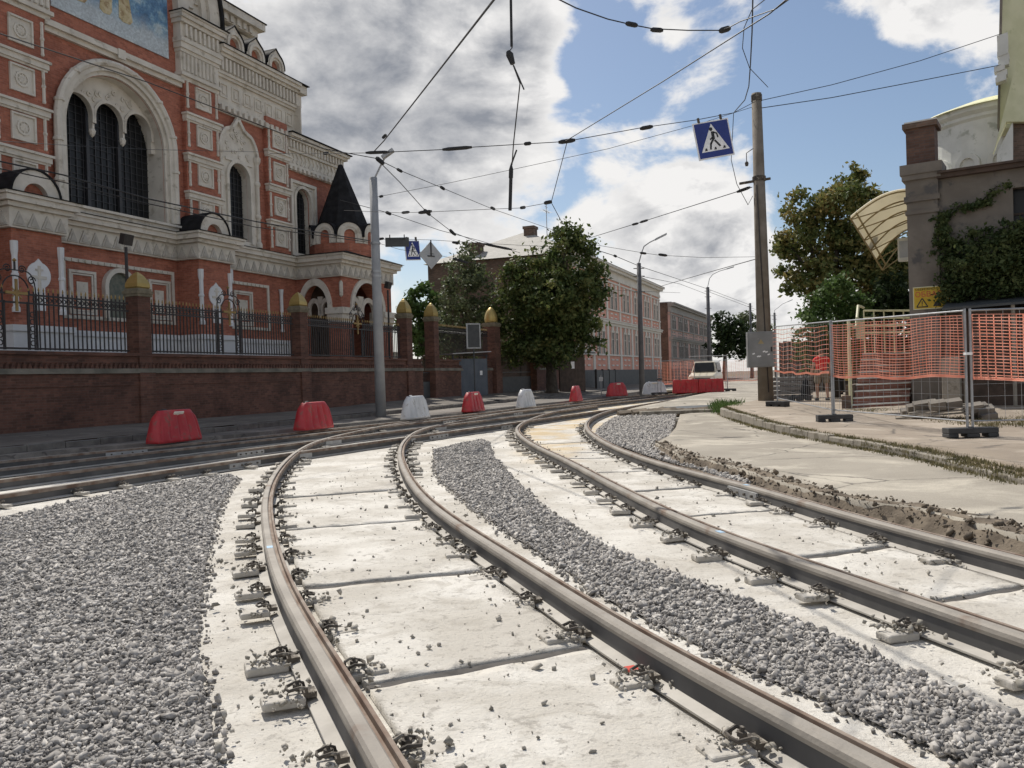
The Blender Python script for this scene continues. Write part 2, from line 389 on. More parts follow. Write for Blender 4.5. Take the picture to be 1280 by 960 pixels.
def tang(q):
    d=np.gradient(q,axis=0); return d/np.linalg.norm(d,axis=1)[:,None]
def offset(q,o):     # to the right of travel
    d=tang(q); return q+np.stack([d[:,1],-d[:,0]],1)*o
def gpx(l,z=0.): return [G(x,y,z) for x,y in l]
def back(l,k=2.2):   # lengthen a traced line behind its first point
    a=np.array(l[0][:2]);b=np.array(l[2][:2]); d=(a-b)/np.linalg.norm(a-b); return [a+d*k]+[np.array(p[:2]) for p in l]
A1=spline(back(gpx([(488,960),(434,860),(384,785),(348,721),(336,667),(332,636),(335,611),(348,586),(371,564),(402,549),(459,536),(490,530),(546,522),(600,516)]))+[SD(16,7.6),SD(24,8.),SD(36,8.8)])
A2=spline(back(gpx([(1120,960),(1040,920),(890,844),(765,774),(640,693),(584,661),(552,639),(521,611),(506,586),(500,567),(506,550),(527,536),(568,527),(640,514)]))+[SD(17,8.9),SD(25,9.5),SD(36,10.4)])
B1=spline(back(gpx([(1280,791),(1130,744),(1005,700),(881,659),(819,630),(756,599),(709,574),(669,556),(649,542),(647,533),(662,524),(694,514),(740,506)]))+[SD(25,11.),SD(36,12.)])
B2=spline(back(gpx([(1280,697),(1192,674),(1067,645),(1000,623),(942,607),(912,600),(850,585),(803,571),(762,555),(737,539),(733,528),(745,519),(770,511)]))+[SD(18,12.6),SD(26,12.9),SD(36,13.6)])
S1=spline([SD(-34,9.9),SD(-20,10.1),SD(-12,10.25),SD(-8,10.4),SD(3,11.45),SD(10,12.1),SD(14,12.5)],smooth=3)
S2=spline([SD(-34,7.9),SD(-20,8.1),SD(-11,8.35),SD(-5.2,8.8),SD(3,9.6),SD(11,10.35),SD(16,10.6)],smooth=3)
S3=spline([SD(-34,6.),SD(-20,6.2),SD(-9.6,6.5),SD(-5,6.9),SD(3,7.75),SD(11,8.5),SD(14,8.75)],smooth=3)
S4=spline([SD(-34,4.3),SD(-20,4.5),SD(-8.3,4.85),SD(-4,5.75),SD(3,6.6),SD(9,7.25),SD(12,7.45)],smooth=3)
def arclen(q): return np.r_[0,np.cumsum(np.linalg.norm(np.diff(q,axis=0),axis=1))]
def near_i(q,p): return int(np.argmin(((q-np.array(p[:2]))**2).sum(1)))
def sweep(mb,q,prof,z0=0.):
    d=tang(q); rt=np.stack([d[:,1],-d[:,0]],1); n=len(prof); vs=[]
    for p,r in zip(q,rt): vs+=[(p[0]+r[0]*u,p[1]+r[1]*u,z+z0) for u,z in prof]
    fs=[(i*n+k,i*n+(k+1)%n,(i+1)*n+(k+1)%n,(i+1)*n+k) for i in range(len(q)-1) for k in range(n)]
    fs+=[tuple(range(n)),tuple((len(q)-1)*n+k for k in range(n))[::-1]]
    mb.add(vs,fs)
HEADP=[(-.056,-.055),(-.06,-.034),(-.054,-.012),(-.04,0),(.008,0),(.016,-.006),(.018,-.055)]
LIPP=[(.0185,-.055),(.0185,-.034),(.044,-.034),(.047,-.006),(.052,-.003),(.066,-.004),(.07,-.012),(.072,-.055)]
WEBP=[(-.052,-.142),(-.05,-.056),(.06,-.056),(.062,-.142)]
FOOTP=[(-.12,-.168),(-.12,-.157),(-.054,-.143),(.064,-.143),(.13,-.157),(.13,-.168)]
SLAB=-.142
RAILS=[]
def rail(q,label,z0=0.,plates=(),marks=()):
    t=thing('tram_rail',label,'rail',(0,0,0),0,'tram rails')
    for nm,pr,mt in (('rail_head',HEADP,'railtop'),('groove_lip',LIPP,'railrust'),('rail_web',WEBP,'railweb'),('rail_foot',FOOTP,'railfoot')):
        mb=MB(); sweep(mb,q,pr,z0); mb.build(nm,M[mt],t)
    d=tang(q)
    for (px,py,side,nb,L) in plates:
        i=near_i(q,G(px,py,-.09)); p=q[i]; f=np.array([d[i][0],d[i][1],0]); r=np.array([f[1],-f[0],0])*side
        c=np.array([p[0],p[1],-.098+z0])+r*.075
        mb=MB(); mb.obox(c,f*L/2,r*.014,np.array([0,0,.046])); fp=mb.build('fishplate',M['plate'],t)
        mb=MB()
        for k in range(nb):
            mb.mk(); b=c+f*(L*((k+.5)/nb-.5)); mb.tube([b+r*.012,b+r*.04],.017,6)
        mb.build('bolt',M['clip'],fp)
    for (px,py,mm) in marks:
        i=near_i(q,G(px,py,0)); mb=MB(); p=q[i];f=np.array([d[i][0],d[i][1],0]);r=np.array([f[1],-f[0],0])
        if mm=='bluemark': mb.obox(np.array([p[0],p[1],.001+z0])-r*.018,f*.05,r*.025,np.array([0,0,.0015])); mb.build('chalk_mark',M[mm],t)
        else:
            mb.obox(np.array([p[0],p[1],-.152+z0])-r*.1,f*.035,r*.03,np.array([0,0,.006])); mb.build('paint_mark',M[mm],t)
    RAILS.append(q); return t
rail(A1,'curved grooved rail nearest the large gravel patch, foremost in the photo',0,[(700,506,1,4,.7)],[(345,683,'bluemark')])
rail(A2,'curved grooved rail with a rusty lip bordering the left edge of the middle gravel strip',0,[(640,516,-1,4,.7),(566,530,-1,3,.5)],[(757,812,'redmark')])
rail(B1,'curved grooved rail bordering the right edge of the middle gravel strip',0,[(672,524,1,3,.5),(700,515,1,4,.6)],[(893,668,'bluemark'),(902,703,'redmark')])
rail(B2,'outermost curved rail beside the broken edge of the pale asphalt',0,[(940,615,-1,4,.75),(780,512,-1,3,.6)],[(945,606,'bluemark')])
rail(S1,'straight rail on the left closest to the gravel patch, crossed by both curved tracks',-.006,[(326,580,1,4,.8),(392,570,1,0,.55),(585,545,1,4,.9),(529,551,1,0,.6),(630,533,1,3,.7)])
rail(S2,'second straight rail from the gravel patch on the left, with bare pale top',-.009,[(325,565,1,5,.8),(427,552,1,0,.6),(500,537,1,4,.7),(558,535,1,0,.6)])
rail(S3,'third straight rail from the gravel patch on the left, in the shade of the church',-.006,[(500,527,1,4,.8),(600,517,1,4,.8)])
rail(S4,'straight rail farthest from the gravel patch, running past the red barriers',-.009,[(128,563,1,4,1.)])
# ---- track bed
def px2(l,z): return [tuple(G(x,y,z)[:2]) for x,y in l]
DIRT_PX=[(819,553),(850,570),(880,574),(900,579),(925,586),(960,598),(1005,612),(1045,620),(1080,627),(1140,633),(1192,646),(1240,660),(1280,670)]
dirtline=px2(DIRT_PX,.04)
gr_top=px2([(905,512),(850,519),(845,535),(836,546)],.02)
Lfar=[tuple(p) for p in offset(A1,-.7)[near_i(A1,SD(11,7.4)):]]
S4l=[tuple(p) for p in offset(S4,-.65)[:near_i(S4,SD(9,7.25))]]
Rfar=[tuple(p) for p in offset(B2,.75)[near_i(B2,SD(8.5,12.9)):]]
trench_left=S4l[::4]+Lfar[::6]+[Lfar[-1]]
trench_right=[Rfar[-1]]+Rfar[::-8]+gr_top+dirtline+[(4.5,4.6),(5.2,2.5),(6,-4)]
bed=trench_left+trench_right+[(-26,-4)]
def bedz(x,y): return -.188+.006*fbm(x,y,1.3)+.003*fbm(y,x,5.)
sheet('track_bed',bed,bedz,.28,M['concrete'])
# ---- slabs between the rails
JG=[]
def slabs(qa,qb,joints,nm):
    pa=offset(qa,.185); pb=offset(qb,-.175); J=[]
    for (l,r) in joints:
        J.append((near_i(pa,G(*l,SLAB)) if l[1]<5000 else l[0],near_i(pb,G(*r,SLAB)) if r[1]<5000 else r[0]))
    J=[(0,0)]+J
    for (a0,b0),(a1,b1) in zip(J[:-1],J[1:]):
        if a1-a0<2 or b1-b0<2: continue
        L=[pa[i] for i in range(a0,a1+1)]; Rr=[pb[i] for i in range(b0,b1+1)]
        def trim(S):
            S=[np.array(p) for p in S]
            d=S[1]-S[0]; S[0]=S[0]+d/np.linalg.norm(d)*.05; d=S[-2]-S[-1]; S[-1]=S[-1]+d/np.linalg.norm(d)*.05; return S
        L=trim(L);Rr=trim(Rr)
        e1=[L[-1]+(Rr[-1]-L[-1])*t+np.array([0,.012*math.sin(t*17+a1)+.01*math.sin(t*41)]) for t in np.linspace(.08,.92,12)]
        e0=[Rr[0]+(L[0]-Rr[0])*t+np.array([0,.012*math.sin(t*19+a0)+.01*math.sin(t*37)]) for t in np.linspace(.08,.92,12)]
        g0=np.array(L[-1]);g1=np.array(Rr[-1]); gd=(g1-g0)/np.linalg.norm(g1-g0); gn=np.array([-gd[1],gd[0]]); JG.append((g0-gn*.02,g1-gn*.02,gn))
        tl=random.uniform(-.006,.006)
        sheet(nm,[tuple(p) for p in L+e1+Rr[::-1]+e0],lambda x,y:SLAB+tl+.005*fbm(x,y,1.1)+.003*fbm(y,x,6.)+.0015*fbm(x,y,17.),.1 if a0<40 else .2,M['concrete'],skirt=.04)
slabs(A1,A2,[((455,858),(735,815)),((395,730),(562,716)),((352,664),(524,650)),((343,622),(492,612)),((372,585),(497,578))],'concrete_slab')
slabs(B1,B2,[((1180,748),(1285,733)),((1010,697),(1085,683)),((859,646),(950,637)),((784,616),(878,608)),((725,592),(808,588)),((690,574),(765,572)),((668,556),(738,552)),((668,535),(728,535))],'concrete_slab')
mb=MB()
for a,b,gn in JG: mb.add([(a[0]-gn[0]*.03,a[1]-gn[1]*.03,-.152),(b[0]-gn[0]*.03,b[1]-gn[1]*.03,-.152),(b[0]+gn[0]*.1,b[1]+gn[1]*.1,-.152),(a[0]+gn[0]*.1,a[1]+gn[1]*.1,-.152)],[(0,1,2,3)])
tag(mb.build('joint_dirt_shade',mat('dark_joint_dirt_shade',(.05,.045,.04),(.10,.09,.08),8,.95)),kind='structure')  # dark dirt strips; their colour also supplies the shade the shallow joints lack
# ---- gravel
GL=px2([(0,648),(60,634),(120,621),(180,609),(240,599),(285,593),(297,598),(280,622),(270,645),(262,680),(255,715),(248,760),(247,810),(255,860),(264,910),(272,960),(290,1020)],-.165)+[(-1.3,-3),(-20,-3),(-20,4)]
GC=px2([(541,562),(545,590),(556,606),(571,617),(599,639),(640,669),(700,707),(765,750),(840,788),(937,837),(1040,880),(1180,940)],-.165)+[(3.3,0.6)]+px2([(1290,905),(1180,858),(1099,820),(1005,779),(975,768),(869,727),(756,684),(678,634),(639,598),(618,572),(612,552),(600,549),(570,555)],-.165)
GRt=px2([(741,549),(748,536),(765,524),(790,516),(815,513),(845,521),(843,535),(838,546),(819,553),(822,562),(850,580),(900,592),(940,604),(930,608),(880,590),(820,573),(775,558)],-.06)
def gz(x,y): return -.168+.009*fbm(x,y,1.6)+.005*fbm(y,x,5)
def gzr(x,y): return -.055+.03*fbm(x,y,.7)*.5+.05*sm(3.2,4.5,x)
sheet('gravel_bed',GL,gz,.25,M['gravelbase']); sheet('gravel_bed',GC,gz,.2,M['gravelbase']); sheet('gravel_bed',GRt,gzr,.3,M['gravelbase'])
CUBE=np.array([(-1,-1,-1),(1,-1,-1),(1,1,-1),(-1,1,-1),(-1,-1,1),(1,-1,1),(1,1,1),(-1,1,1)],float)*.62
CF=np.array([(0,3,2,1),(4,5,6,7),(0,1,5,4),(1,2,6,5),(2,3,7,6),(3,0,4,7)])
def stones(name,P,sz,m,label=None,flat=.75):
    n=len(P); V=CUBE[None]+rng.uniform(-.34,.34,(n,8,3)); V*=sz[:,None,None]*rng.uniform(.45,1.35,(n,1,3)); V[:,:,2]*=flat*.85
    q=rng.normal(size=(n,4)); q/=np.linalg.norm(q,axis=1)[:,None]; w,x,y,z=q.T
    Rm=np.stack([1-2*(y*y+z*z),2*(x*y-w*z),2*(x*z+w*y),2*(x*y+w*z),1-2*(x*x+z*z),2*(y*z-w*x),2*(x*z-w*y),2*(y*z+w*x),1-2*(x*x+y*y)],1).reshape(n,3,3)
    V=np.einsum('nij,nkj->nki',Rm,V)+P[:,None,:]
    Fq=(CF[None]+(np.arange(n)*8)[:,None,None]).reshape(-1,4)
    return tag(np_mesh(name,V.reshape(-1,3),Fq,m),kind='stuff')
def scatter(poly,dens,zf):
    q=np.array([p[:2] for p in poly]); a=q.min(0);b=q.max(0); a=np.maximum(a,[-13,1.6]); n=int((b-a)[0]*(b-a)[1]*dens(0))
    P=rng.uniform(a,b,(n,2)); P=P[inside(P,q.tolist())]
    keep=rng.uniform(size=len(P))<np.array([dens(y) for y in P[:,1]])/dens(0); P=P[keep]
    P=P[(np.abs(P[:,0])<P[:,1]*.66+.4)]
    return np.stack([P[:,0],P[:,1],[zf(x,y) for x,y in P]],1)
def dn(y): return 5200 if y<4 else max(560,5200*(4./y)**1.5)
Pg=np.concatenate([scatter(GL,dn,gz),scatter(GC,dn,gz)])
sz=rng.gamma(3.6,.0031,len(Pg))*np.clip(.6+.09*Pg[:,1],.86,1.75); sz=np.clip(sz,.004,.036); Pg[:,2]+=sz*.35
stones('gravel',Pg,sz,M['stone'])
Pr=scatter(GRt,lambda y:620,gzr); sr=np.clip(rng.gamma(6,.0042,len(Pr)),.012,.045); Pr[:,2]+=sr*.35
stones('gravel',Pr,sr,M['stone'])
# strays and fines along the gravel edges
for poly,zf in ((GL,gz),(GC,gz)):
    q=np.array([p[:2] for p in poly]); E=[]
    for a,b in zip(q,np.roll(q,-1,0)):
        k=int(np.linalg.norm(b-a)*85); E.append(a+(b-a)*rng.uniform(size=(k,1)))
    E=np.concatenate(E); E=E+rng.normal(size=E.shape)*.04; E=E[(E[:,1]>1.8)&(E[:,1]<16)&(np.abs(E[:,0])<E[:,1]*.66+.3)]
    s=np.minimum(rng.gamma(2.4,.0052,len(E))+.003,.03); stones('stray_gravel',np.stack([E[:,0],E[:,1],np.full(len(E),-.185)+s*.4],1),s,M['stone'])
# ---- rail fasteners, one thing each
def fastener_tree():
    t=thing('rail_fastener','x','rail fastener')
    mb=MB(); mb.box(.02,.25,-.07,.07,-.19,-.14); pd=mb.build('pad',M['pad'],t,bevel=.012)
    mb=MB(); mb.tube([(.015,-.05,-.12),(.02,-.055,-.095),(.05,-.06,-.085),(.11,-.045,-.1),(.12,0,-.098),(.11,.045,-.1),(.05,.06,-.085),(.02,.055,-.095),(.015,.05,-.12)],.0095,6)
    mb.box(-.04,.03,-.05,.05,-.15,-.12); mb.build('clip',M['clip'],t)
    mb=MB(); mb.tube([(.06,0,-.12),(.06,0,-.06)],.011,6); mb.lathe([(.024,-.1),(.024,-.08)],(.06,0,0),6); mb.build('bolt',M['clip'],t)
    return t
PROTO=fastener_tree(); used=False; fcount=0; crumbP=[];crumbS=[]
def small_fastener():
    t=tag(MB().box(.0,.27,-.085,.085,-.16,-.112).box(-.05,.12,-.06,.06,-.146,-.085).tube([(.06,0,-.1),(.06,0,-.055)],.02,5).build('rail_fastener',M['clip']),'x','rail fastener'); return t
NEARLAB={}
def fasteners(q,side,label,step=.8,i0=0.,i1=99.,ymax=26.):
    global used,fcount
    L=arclen(q); d=tang(q); a=.25+i0
    while a<min(L[-1],i1):
        i=int(np.searchsorted(L,a)); a+=step*random.uniform(.85,1.15)
        if i>=len(q):break
        p=q[i]; r=np.array([d[i][1],-d[i][0]])*side
        if p[1]<2. or p[1]>ymax or abs(p[0])>p[1]*.66+.3: continue
        e=p+r*.2
        if any(((o-e)**2).sum(1).min()<.3**2 for o in RAILS if o is not q): continue
        if fcount>=285: return
        if p[1]<14:
            if not used: o=PROTO; used=True
            else: o=copy_tree(PROTO)
        else:
            o=thing('rail_fastener','x','rail fastener'); 
            for ch in PROTO.children:
                if ch.name.startswith(('pad','clip')): c=ch.copy(); COL.objects.link(c); c.parent=o
        fcount+=1
        e=p+r*.105; o.location=(e[0],e[1],random.uniform(-.016,.004)); o.rotation_euler=(random.uniform(-.03,.03),random.uniform(-.05,.03),math.atan2(r[1],r[0])+random.uniform(-.12,.12)); k_=random.uniform(.78,1.02); o.scale=(k_,k_*random.uniform(.8,1.1),k_)
        o['label']=label; o['category']='rail fastener'; o['group']='clips and pads holding the tram rails'
        n=int(60 if p[1]<5 else 30 if p[1]<9 else 8)
        c=p+r*.2; k=rng.normal(size=(n,2))*np.array([.075,.085]); R2=np.array([[r[0],-r[1]],[r[1],r[0]]])
        k=k@R2.T+c; s=np.minimum(rng.gamma(2.,.0045,n)+.003,.024)
        crumbP.append(np.stack([k[:,0],k[:,1],np.full(n,-.14)+s*.4+rng.uniform(0,.03,n)],1)); crumbS.append(s)
fasteners(A1,-1,'rail clip on a grey pad, gravel side of the foremost curved rail')
fasteners(A1,1,'rail clip on a pad, slab side of the foremost curved rail')
fasteners(A2,-1,'rail clip in mortar, slab side of the rail left of the middle gravel')
fasteners(A2,1,'rail clip on a pad between the middle gravel and its left rail',i0=13)
fasteners(B1,-1,'dark rail clip on a pad between the middle gravel and its right rail')
fasteners(B1,1,'rail clip, slab side of the curved rail right of the middle gravel',i0=9)
fasteners(B2,-1,'rail clip in crumbled mortar, slab side of the outermost curved rail')
fasteners(S1,1,'pale dusty pad and clip along the straight rail above the gravel patch',step=.95,ymax=17)
stones('mortar_crumbs',np.concatenate(crumbP),np.concatenate(crumbS),M['crumb'],flat=.8)
# loose pebbles on the slabs and margins
P=rng.uniform([-3,1.9],[6,19],(16000,2)); P=P[(rng.uniform(size=len(P))<np.clip(4.5/P[:,1],.1,1)*np.array([max(0,.35+.8*fbm(x,y,1.9)) for x,y in P]))]
ok=inside(P,[tuple(p) for p in bed])&~inside(P,[p[:2] for p in GC])&~inside(P,[p[:2] for p in GL])
ok&=np.array([min(((o-p)**2).sum(1).min() for o in RAILS)>.09**2 for p in P]); P=P[ok][:1500]
s=np.minimum(rng.gamma(1.8,.0042,len(P))+.002,.026)
stones('pebbles',np.stack([P[:,0],P[:,1],np.full(len(P),SLAB)+s*.3],1),s,M['crumb'])
# dug earth bank along the broken asphalt edge
db=MB(); e=np.array(dirtline+[(4.2,5.5),(4.6,4.)]); e=spline([tuple(p) for p in e],.12,1); dd=tang(e); rt=np.stack([dd[:,1],-dd[:,0]],1); K=[-.34,-.24,-.15,-.07,0,.08,.17,.28,.42]
vs=[]
for i,(p,r) in enumerate(zip(e,rt)):
    sd=1 if r[0]>0 else -1; w=.56+.3*fbm(p[0],p[1],2.1)
    for j,k in enumerate(K):
        x,y=p+r*sd*k*w; h=[-.16,-.13,-.09,-.04,.015,.045,.05,.045,.035][j]+(.028*fbm(x,y,6)+.024*fbm(y,x,13)+.012*fbm(x,y,31))*(1 if 0<j<8 else .3); vs.append((x,y,h))
n=len(K); db.add(vs,[(i*n+j,i*n+j+1,(i+1)*n+j+1,(i+1)*n+j) for i in range(len(e)-1) for j in range(n-1)])
tag(db.build('dug_earth',M['dirt'],smooth=True),kind='stuff')
cl=np.array([v for v in vs if v[2]>-.09]*3); cl=cl+rng.normal(size=cl.shape)*[.06,.06,.008]; stones('earth_clods',cl,np.minimum(rng.gamma(1.6,.0065,len(cl))+.003,.04),M['dirt'])
# ================================================================ ROADS AND PAVEMENTS
curb_px=[(1280,597),(1210,581),(1160,569),(1090,557),(1010,543),(960,533),(925,523),(905,515)]
curb=[(5.75,-4),(5.78,4)]+px2(curb_px,.1)+[tuple(SD(14,18.2)[:2]),tuple(SD(30,18.8)[:2]),tuple(SD(60,19)[:2]),tuple(SD(170,19)[:2])]
KD=3.9
road=[tuple(SD(-34,KD)[:2]),tuple(SD(170,KD)[:2])]+curb[::-1]+[(6,-4)][:0]+trench_right[::-1][1:]+trench_left[::-1]
road=[tuple(SD(-34,KD)[:2]),tuple(SD(40,KD)[:2]),tuple(SD(170,KD)[:2])]+curb[::-1]+[(5.2,-4)]+[p for p in trench_right[::-1] if p!=(6,-4) and p!=(5.2,2.5)]+trench_left[::-1]
def roadz(x,y): return road_z(x,y)+.008*fbm(x,y,.6)
# split in two sheets: dark street on the left, pale patched asphalt on the right
mid=trench_left[-1]
left_road=[tuple(SD(-34,KD)[:2]),tuple(SD(40,KD)[:2]),tuple(SD(170,KD)[:2]),tuple(SD(170,9)[:2]),tuple(SD(40,9)[:2])]+trench_left[::-1]
right_road=[tuple(SD(40,9)[:2]),tuple(SD(170,9)[:2])]+curb[::-1]+[(5.2,-4)]+[p for p in trench_right[::-1] if p!=(6,-4) and p!=(5.2,2.5)]+[mid]
sheet('street',left_road,roadz,1.2,M['asphalt_l'],skirt=.3); sheet('street',right_road,roadz,.5,M['asphalt_r'],skirt=.12)
def wl(x,y): return .2+.1*sm(KD,0,sd_of((x,y))[1])+.008*fbm(x,y,.5)
def wlz(x,y): s,d=sd_of((x,y)); return .3-.1*max(0,min(1,d/KD))+.006*fbm(x,y,.7)+.12*sm(8,17,s)*sm(3.9,0,d)*(1-sm(30,60,s))
sheet('pavement',[tuple(SD(s,d)[:2]) for s,d in ((-34,0),(-34,KD-.13),(170,KD-.13),(170,0))],wlz,.9,M['walk_l'])
sheet('pavement',[(curb[i][0]+.1,curb[i][1]) for i in range(len(curb))]+[tuple(SD(170,60)[:2]),(60,60),(60,-4)],lambda x,y:walk_z(x,y)+.01*fbm(x,y,.5),.6,M['walk_r'],skirt=.3)
sheet('churchyard_ground',[tuple(SD(s,d)[:2]) for s,d in ((-60,-.1),(170,-.1),(170,-90),(-60,-90))],lambda x,y:.45,8,M['grass'])
tag(MB().add([(-3000,-3000,-.6),(3000,-3000,-.6),(3000,3000,-.6),(-3000,3000,-.6)],[(0,1,2,3)]).build('ground',M['dirt']),kind='structure')
def kerb_run(path,w,h0,top,L,m,name='kerb'):
    q=spline(path,.25,1); Lq=arclen(q); mb=MB(); a=0
    while a+L<Lq[-1]:
        p0=np.array([np.interp(a+.01,Lq,q[:,k]) for k in (0,1)]);p1=np.array([np.interp(a+L-.01,Lq,q[:,k]) for k in (0,1)])
        d=(p1-p0)/np.linalg.norm(p1-p0); c=(p0+p1)/2; z1=top(*c)+random.uniform(-.015,.01); 
        mb.obox((c[0],c[1],(z1+h0)/2),(d[0]*L/2*.985,d[1]*L/2*.985,random.uniform(-.006,.006)),(d[1]*w/2,-d[0]*w/2,0),(0,0,(z1-h0)/2)); a+=L
    return tag(mb.build(name,m,bevel=.015),kind='structure')
kerb_run([SD(s,KD-.06) for s in range(-34,120,6)],.14,-.1,lambda x,y:.19+.02*fbm(x,y,1.5),1.,M['kerbdark'])
kerb_run(curb[1:12],.16,-.1,lambda x,y:walk_z(x,y)-.035-.06*sm(13,10,y)+.02*fbm(x,y,2.),1.,M['kerb'])
# grass along the right kerb
def grass(name,pts,n,spread,h,m=None):
    V=[];k=0
    for (x,y,z) in pts:
        for _ in range(n):
            a=random.gauss(0,spread[0]);b=random.gauss(0,spread[1]);t=random.uniform(0,6.3);hh=h*random.uniform(.4,1.2);w=.006+.004*random.random();l=random.uniform(-.6,.6)*hh
            X,Y=x+a,y+b; c,s_=math.cos(t),math.sin(t); V+=[(X-c*w,Y-s_*w,z),(X+c*w,Y+s_*w,z),(X+s_*l*.4+c*w*.6,Y-c*l*.4+s_*w*.6,z+hh*.6),(X+s_*l,Y-c*l,z+hh)]
    V=np.array(V); return tag(np_mesh(name,V,np.arange(len(V)).reshape(-1,4),m or M['grass']),kind='stuff')
gp=[]
for i in range(2,9):
    a=np.array(curb[i]);b=np.array(curb[i+1])
    for t in np.linspace(0,1,int(np.linalg.norm(b-a)*6)):
        p=a+(b-a)*t
        if fbm(p[0],p[1],1.4)+.5+.5*(p[1]<13)>.12: gp.append((p[0]+.06,p[1],walk_z(*p)-.05)); gp.append((p[0]-.13,p[1],.03)); gp+=[(p[0]-.02,p[1],walk_z(*p)-.1)]*(p[1]<13.5)
grass('kerb_grass',gp,46,(.06,.1),.06)
gp=[(random.uniform(8.6,13),random.uniform(14,20),.2) for _ in range(420)]+[(9+random.uniform(-.5,.5)*1.2,21+random.uniform(-.6,.6),.24) for _ in range(60)]
gp=[p for p in gp if fbm(p[0],p[1],.6)>-.25 and p[1]<22-.35*(p[0]-8)+.1]
grass('verge_grass',gp,30,(.12,.12),.07)
gp=[tuple(G(random.uniform(893,925),random.uniform(508,517),.06)) for _ in range(70)]; grass('weeds',gp,20,(.1,.1),.3,M['leafgreen'])
# ================================================================ WATER BARRIERS
def barrier_mesh(m,L=1.5,W=.5,Hh=.8,st=0.):
    mb=MB(); lev=[(0,1,1,0),(.07,1,1,.3),(.12,.99,.95,1),(.5,.9,.66,1),(.62,.84,.56,.9),(.7,.74,.5,.3),(.78,.66,.42,0),(.8,.62,.34,0)]; n=44; rings=[]
    for z,l,w,fl in lev:
        l=l+(1-l)*st; w=w+(1-w)*st*.6
        ring=[]
        for sgn in (1,-1):
            for k in range(n+1):
                x=-1+2*k/n; fx=max(0,math.cos(x*math.pi*4.5))**2; yy=(1-(.2+.18*st)*fl*fx*(abs(x)<.9))*(1-.25*max(0,abs(x)-.85)/.15); ring.append((sgn*x*L/2*l,-sgn*yy*W/2*w,z*Hh/.8))
        rings.append(ring)
    m_=len(rings[0]); vs=[v for r in rings for v in r]
    fs=[(i*m_+k,i*m_+(k+1)%m_,(i+1)*m_+(k+1)%m_,(i+1)*m_+k) for i in range(len(lev)-1) for k in range(m_)]
    fs+=[tuple(range(m_))[::-1],tuple((len(lev)-1)*m_+k for k in range(m_))]
    return mb.add(vs,fs)
def barrier(p,yaw,colr,label,sticker=True,sc=1.,st=0.):
    t=thing('water_barrier',label,'barrier',p,yaw,'plastic water barriers along the tracks')
    o=barrier_mesh(None,st=st).build('body',M[colr],t); o.data.polygons.foreach_set('use_smooth',[len(f.vertices)==4 for f in o.data.polygons])
    MB().lathe([(.055,.79),(.06,.8),(.06,.83),(.05,.835)],(-.32,0,0),12).build('filler_cap',M['greydark' if colr=='redplastic' else 'whiteplastic'],t)
    mb=MB()
    for x in (-.42,.42): mb.mk().obox((x,0,.80),(.05,0,0),(0,.035,0),(0,0,.012))
    mb.build('lifting_slot',M['greydark'],t)
    if sticker: MB().obox((.02,-.128,.7),(.16,0,0),(0,.004,.012),(0,-.03,.045)).build('sticker',M['sticker'],t)
    t.scale=(sc,sc,sc); return t
for (px,py,yaw,c,l,st,z) in [(222,552,0,'redplastic','red plastic barrier farthest left, with a pale sticker on its top edge',1,.045),(397,536,0,'redplastic','red plastic barrier without a sticker, left of the grey lamp pole',0,.045),(524,523,0,'whiteplastic','white plastic barrier right of the grey lamp pole',0,.045),(596,514,0,'redplastic','red plastic barrier in front of the blue grey sheet metal booth',1,.045),(662,509,0,'whiteplastic','dirty white plastic barrier just left of the big tree trunk',0,.045),(724,501,.1,'redplastic','red plastic barrier just right of the big tree trunk',0,.045),(775,496,-.5,'redplastic','dark red ribbed barrier between the tree and the long white barrier',1,.045)]:
    p=G(px,py,z); p=p+np.array([-.15,.2,0]); p[2]=road_z(p[0],p[1])-.005; barrier(p,STREET+yaw,c,l,st)
p=at(818,489,52.); barrier((p[0],p[1],.05),-.1,'whiteplastic','long white plastic barrier standing broadside in front of the utility pole',1,1.)
for k,(l,st) in enumerate((('left barrier of the bright red row in front of the beige car',1),('right barrier of the bright red row in front of the beige car',1))):
    p=at(857+31.5*k,489,48.5); barrier((p[0],p[1],road_z(p[0],p[1])-.01),.02,'redplastic',l,st,.98,.85)
# ================================================================ CHURCH FENCE
fence_origin=FA0
def fthing(name,label,cat,s=0.,z=0.,group=None): p=SD(s,0,z); return thing(name,label,cat,p,STREET,group)
w=fthing('boundary_wall','long dark brick wall with a pale band carrying the iron church railing','wall')
wm=MB()
for a,b in ((-32,19.0),(20.3,28.4),(37,44)): wm.mk().cb(a,b,-.25,.25,-.2,1.88); wm.cb(a,b,-.27,.27,1.5,1.56)
wm.build('wall_base',M['brick_fence'],w)
wm=MB()
for a,b in ((-32,19.0),(20.3,28.4),(37,44)): wm.mk().cb(a,b,-.32,.32,1.88,1.96); wm.cb(a,b,-.3,.3,1.96,2.03)
wm.build('stone_band',mat('mossy_stone_band',(.13,.125,.10),(.24,.22,.18),2,.9,bump=.4),w)
wm=MB()
for a,b in ((-32,19.0),(20.3,28.4),(37,44)):
    wm.mk().cb(a,b,-.2,.2,2.03,2.42); wm.cb(a,b,-.27,.27,2.42,2.52)
    x=a+.05
    while x<b-.1: wm.prism([(x,2.03),(x+.13,2.03),(x+.065,2.2)],.2,.29); x+=.17
wm.build('wall_coping',M['brick_fence'],w)
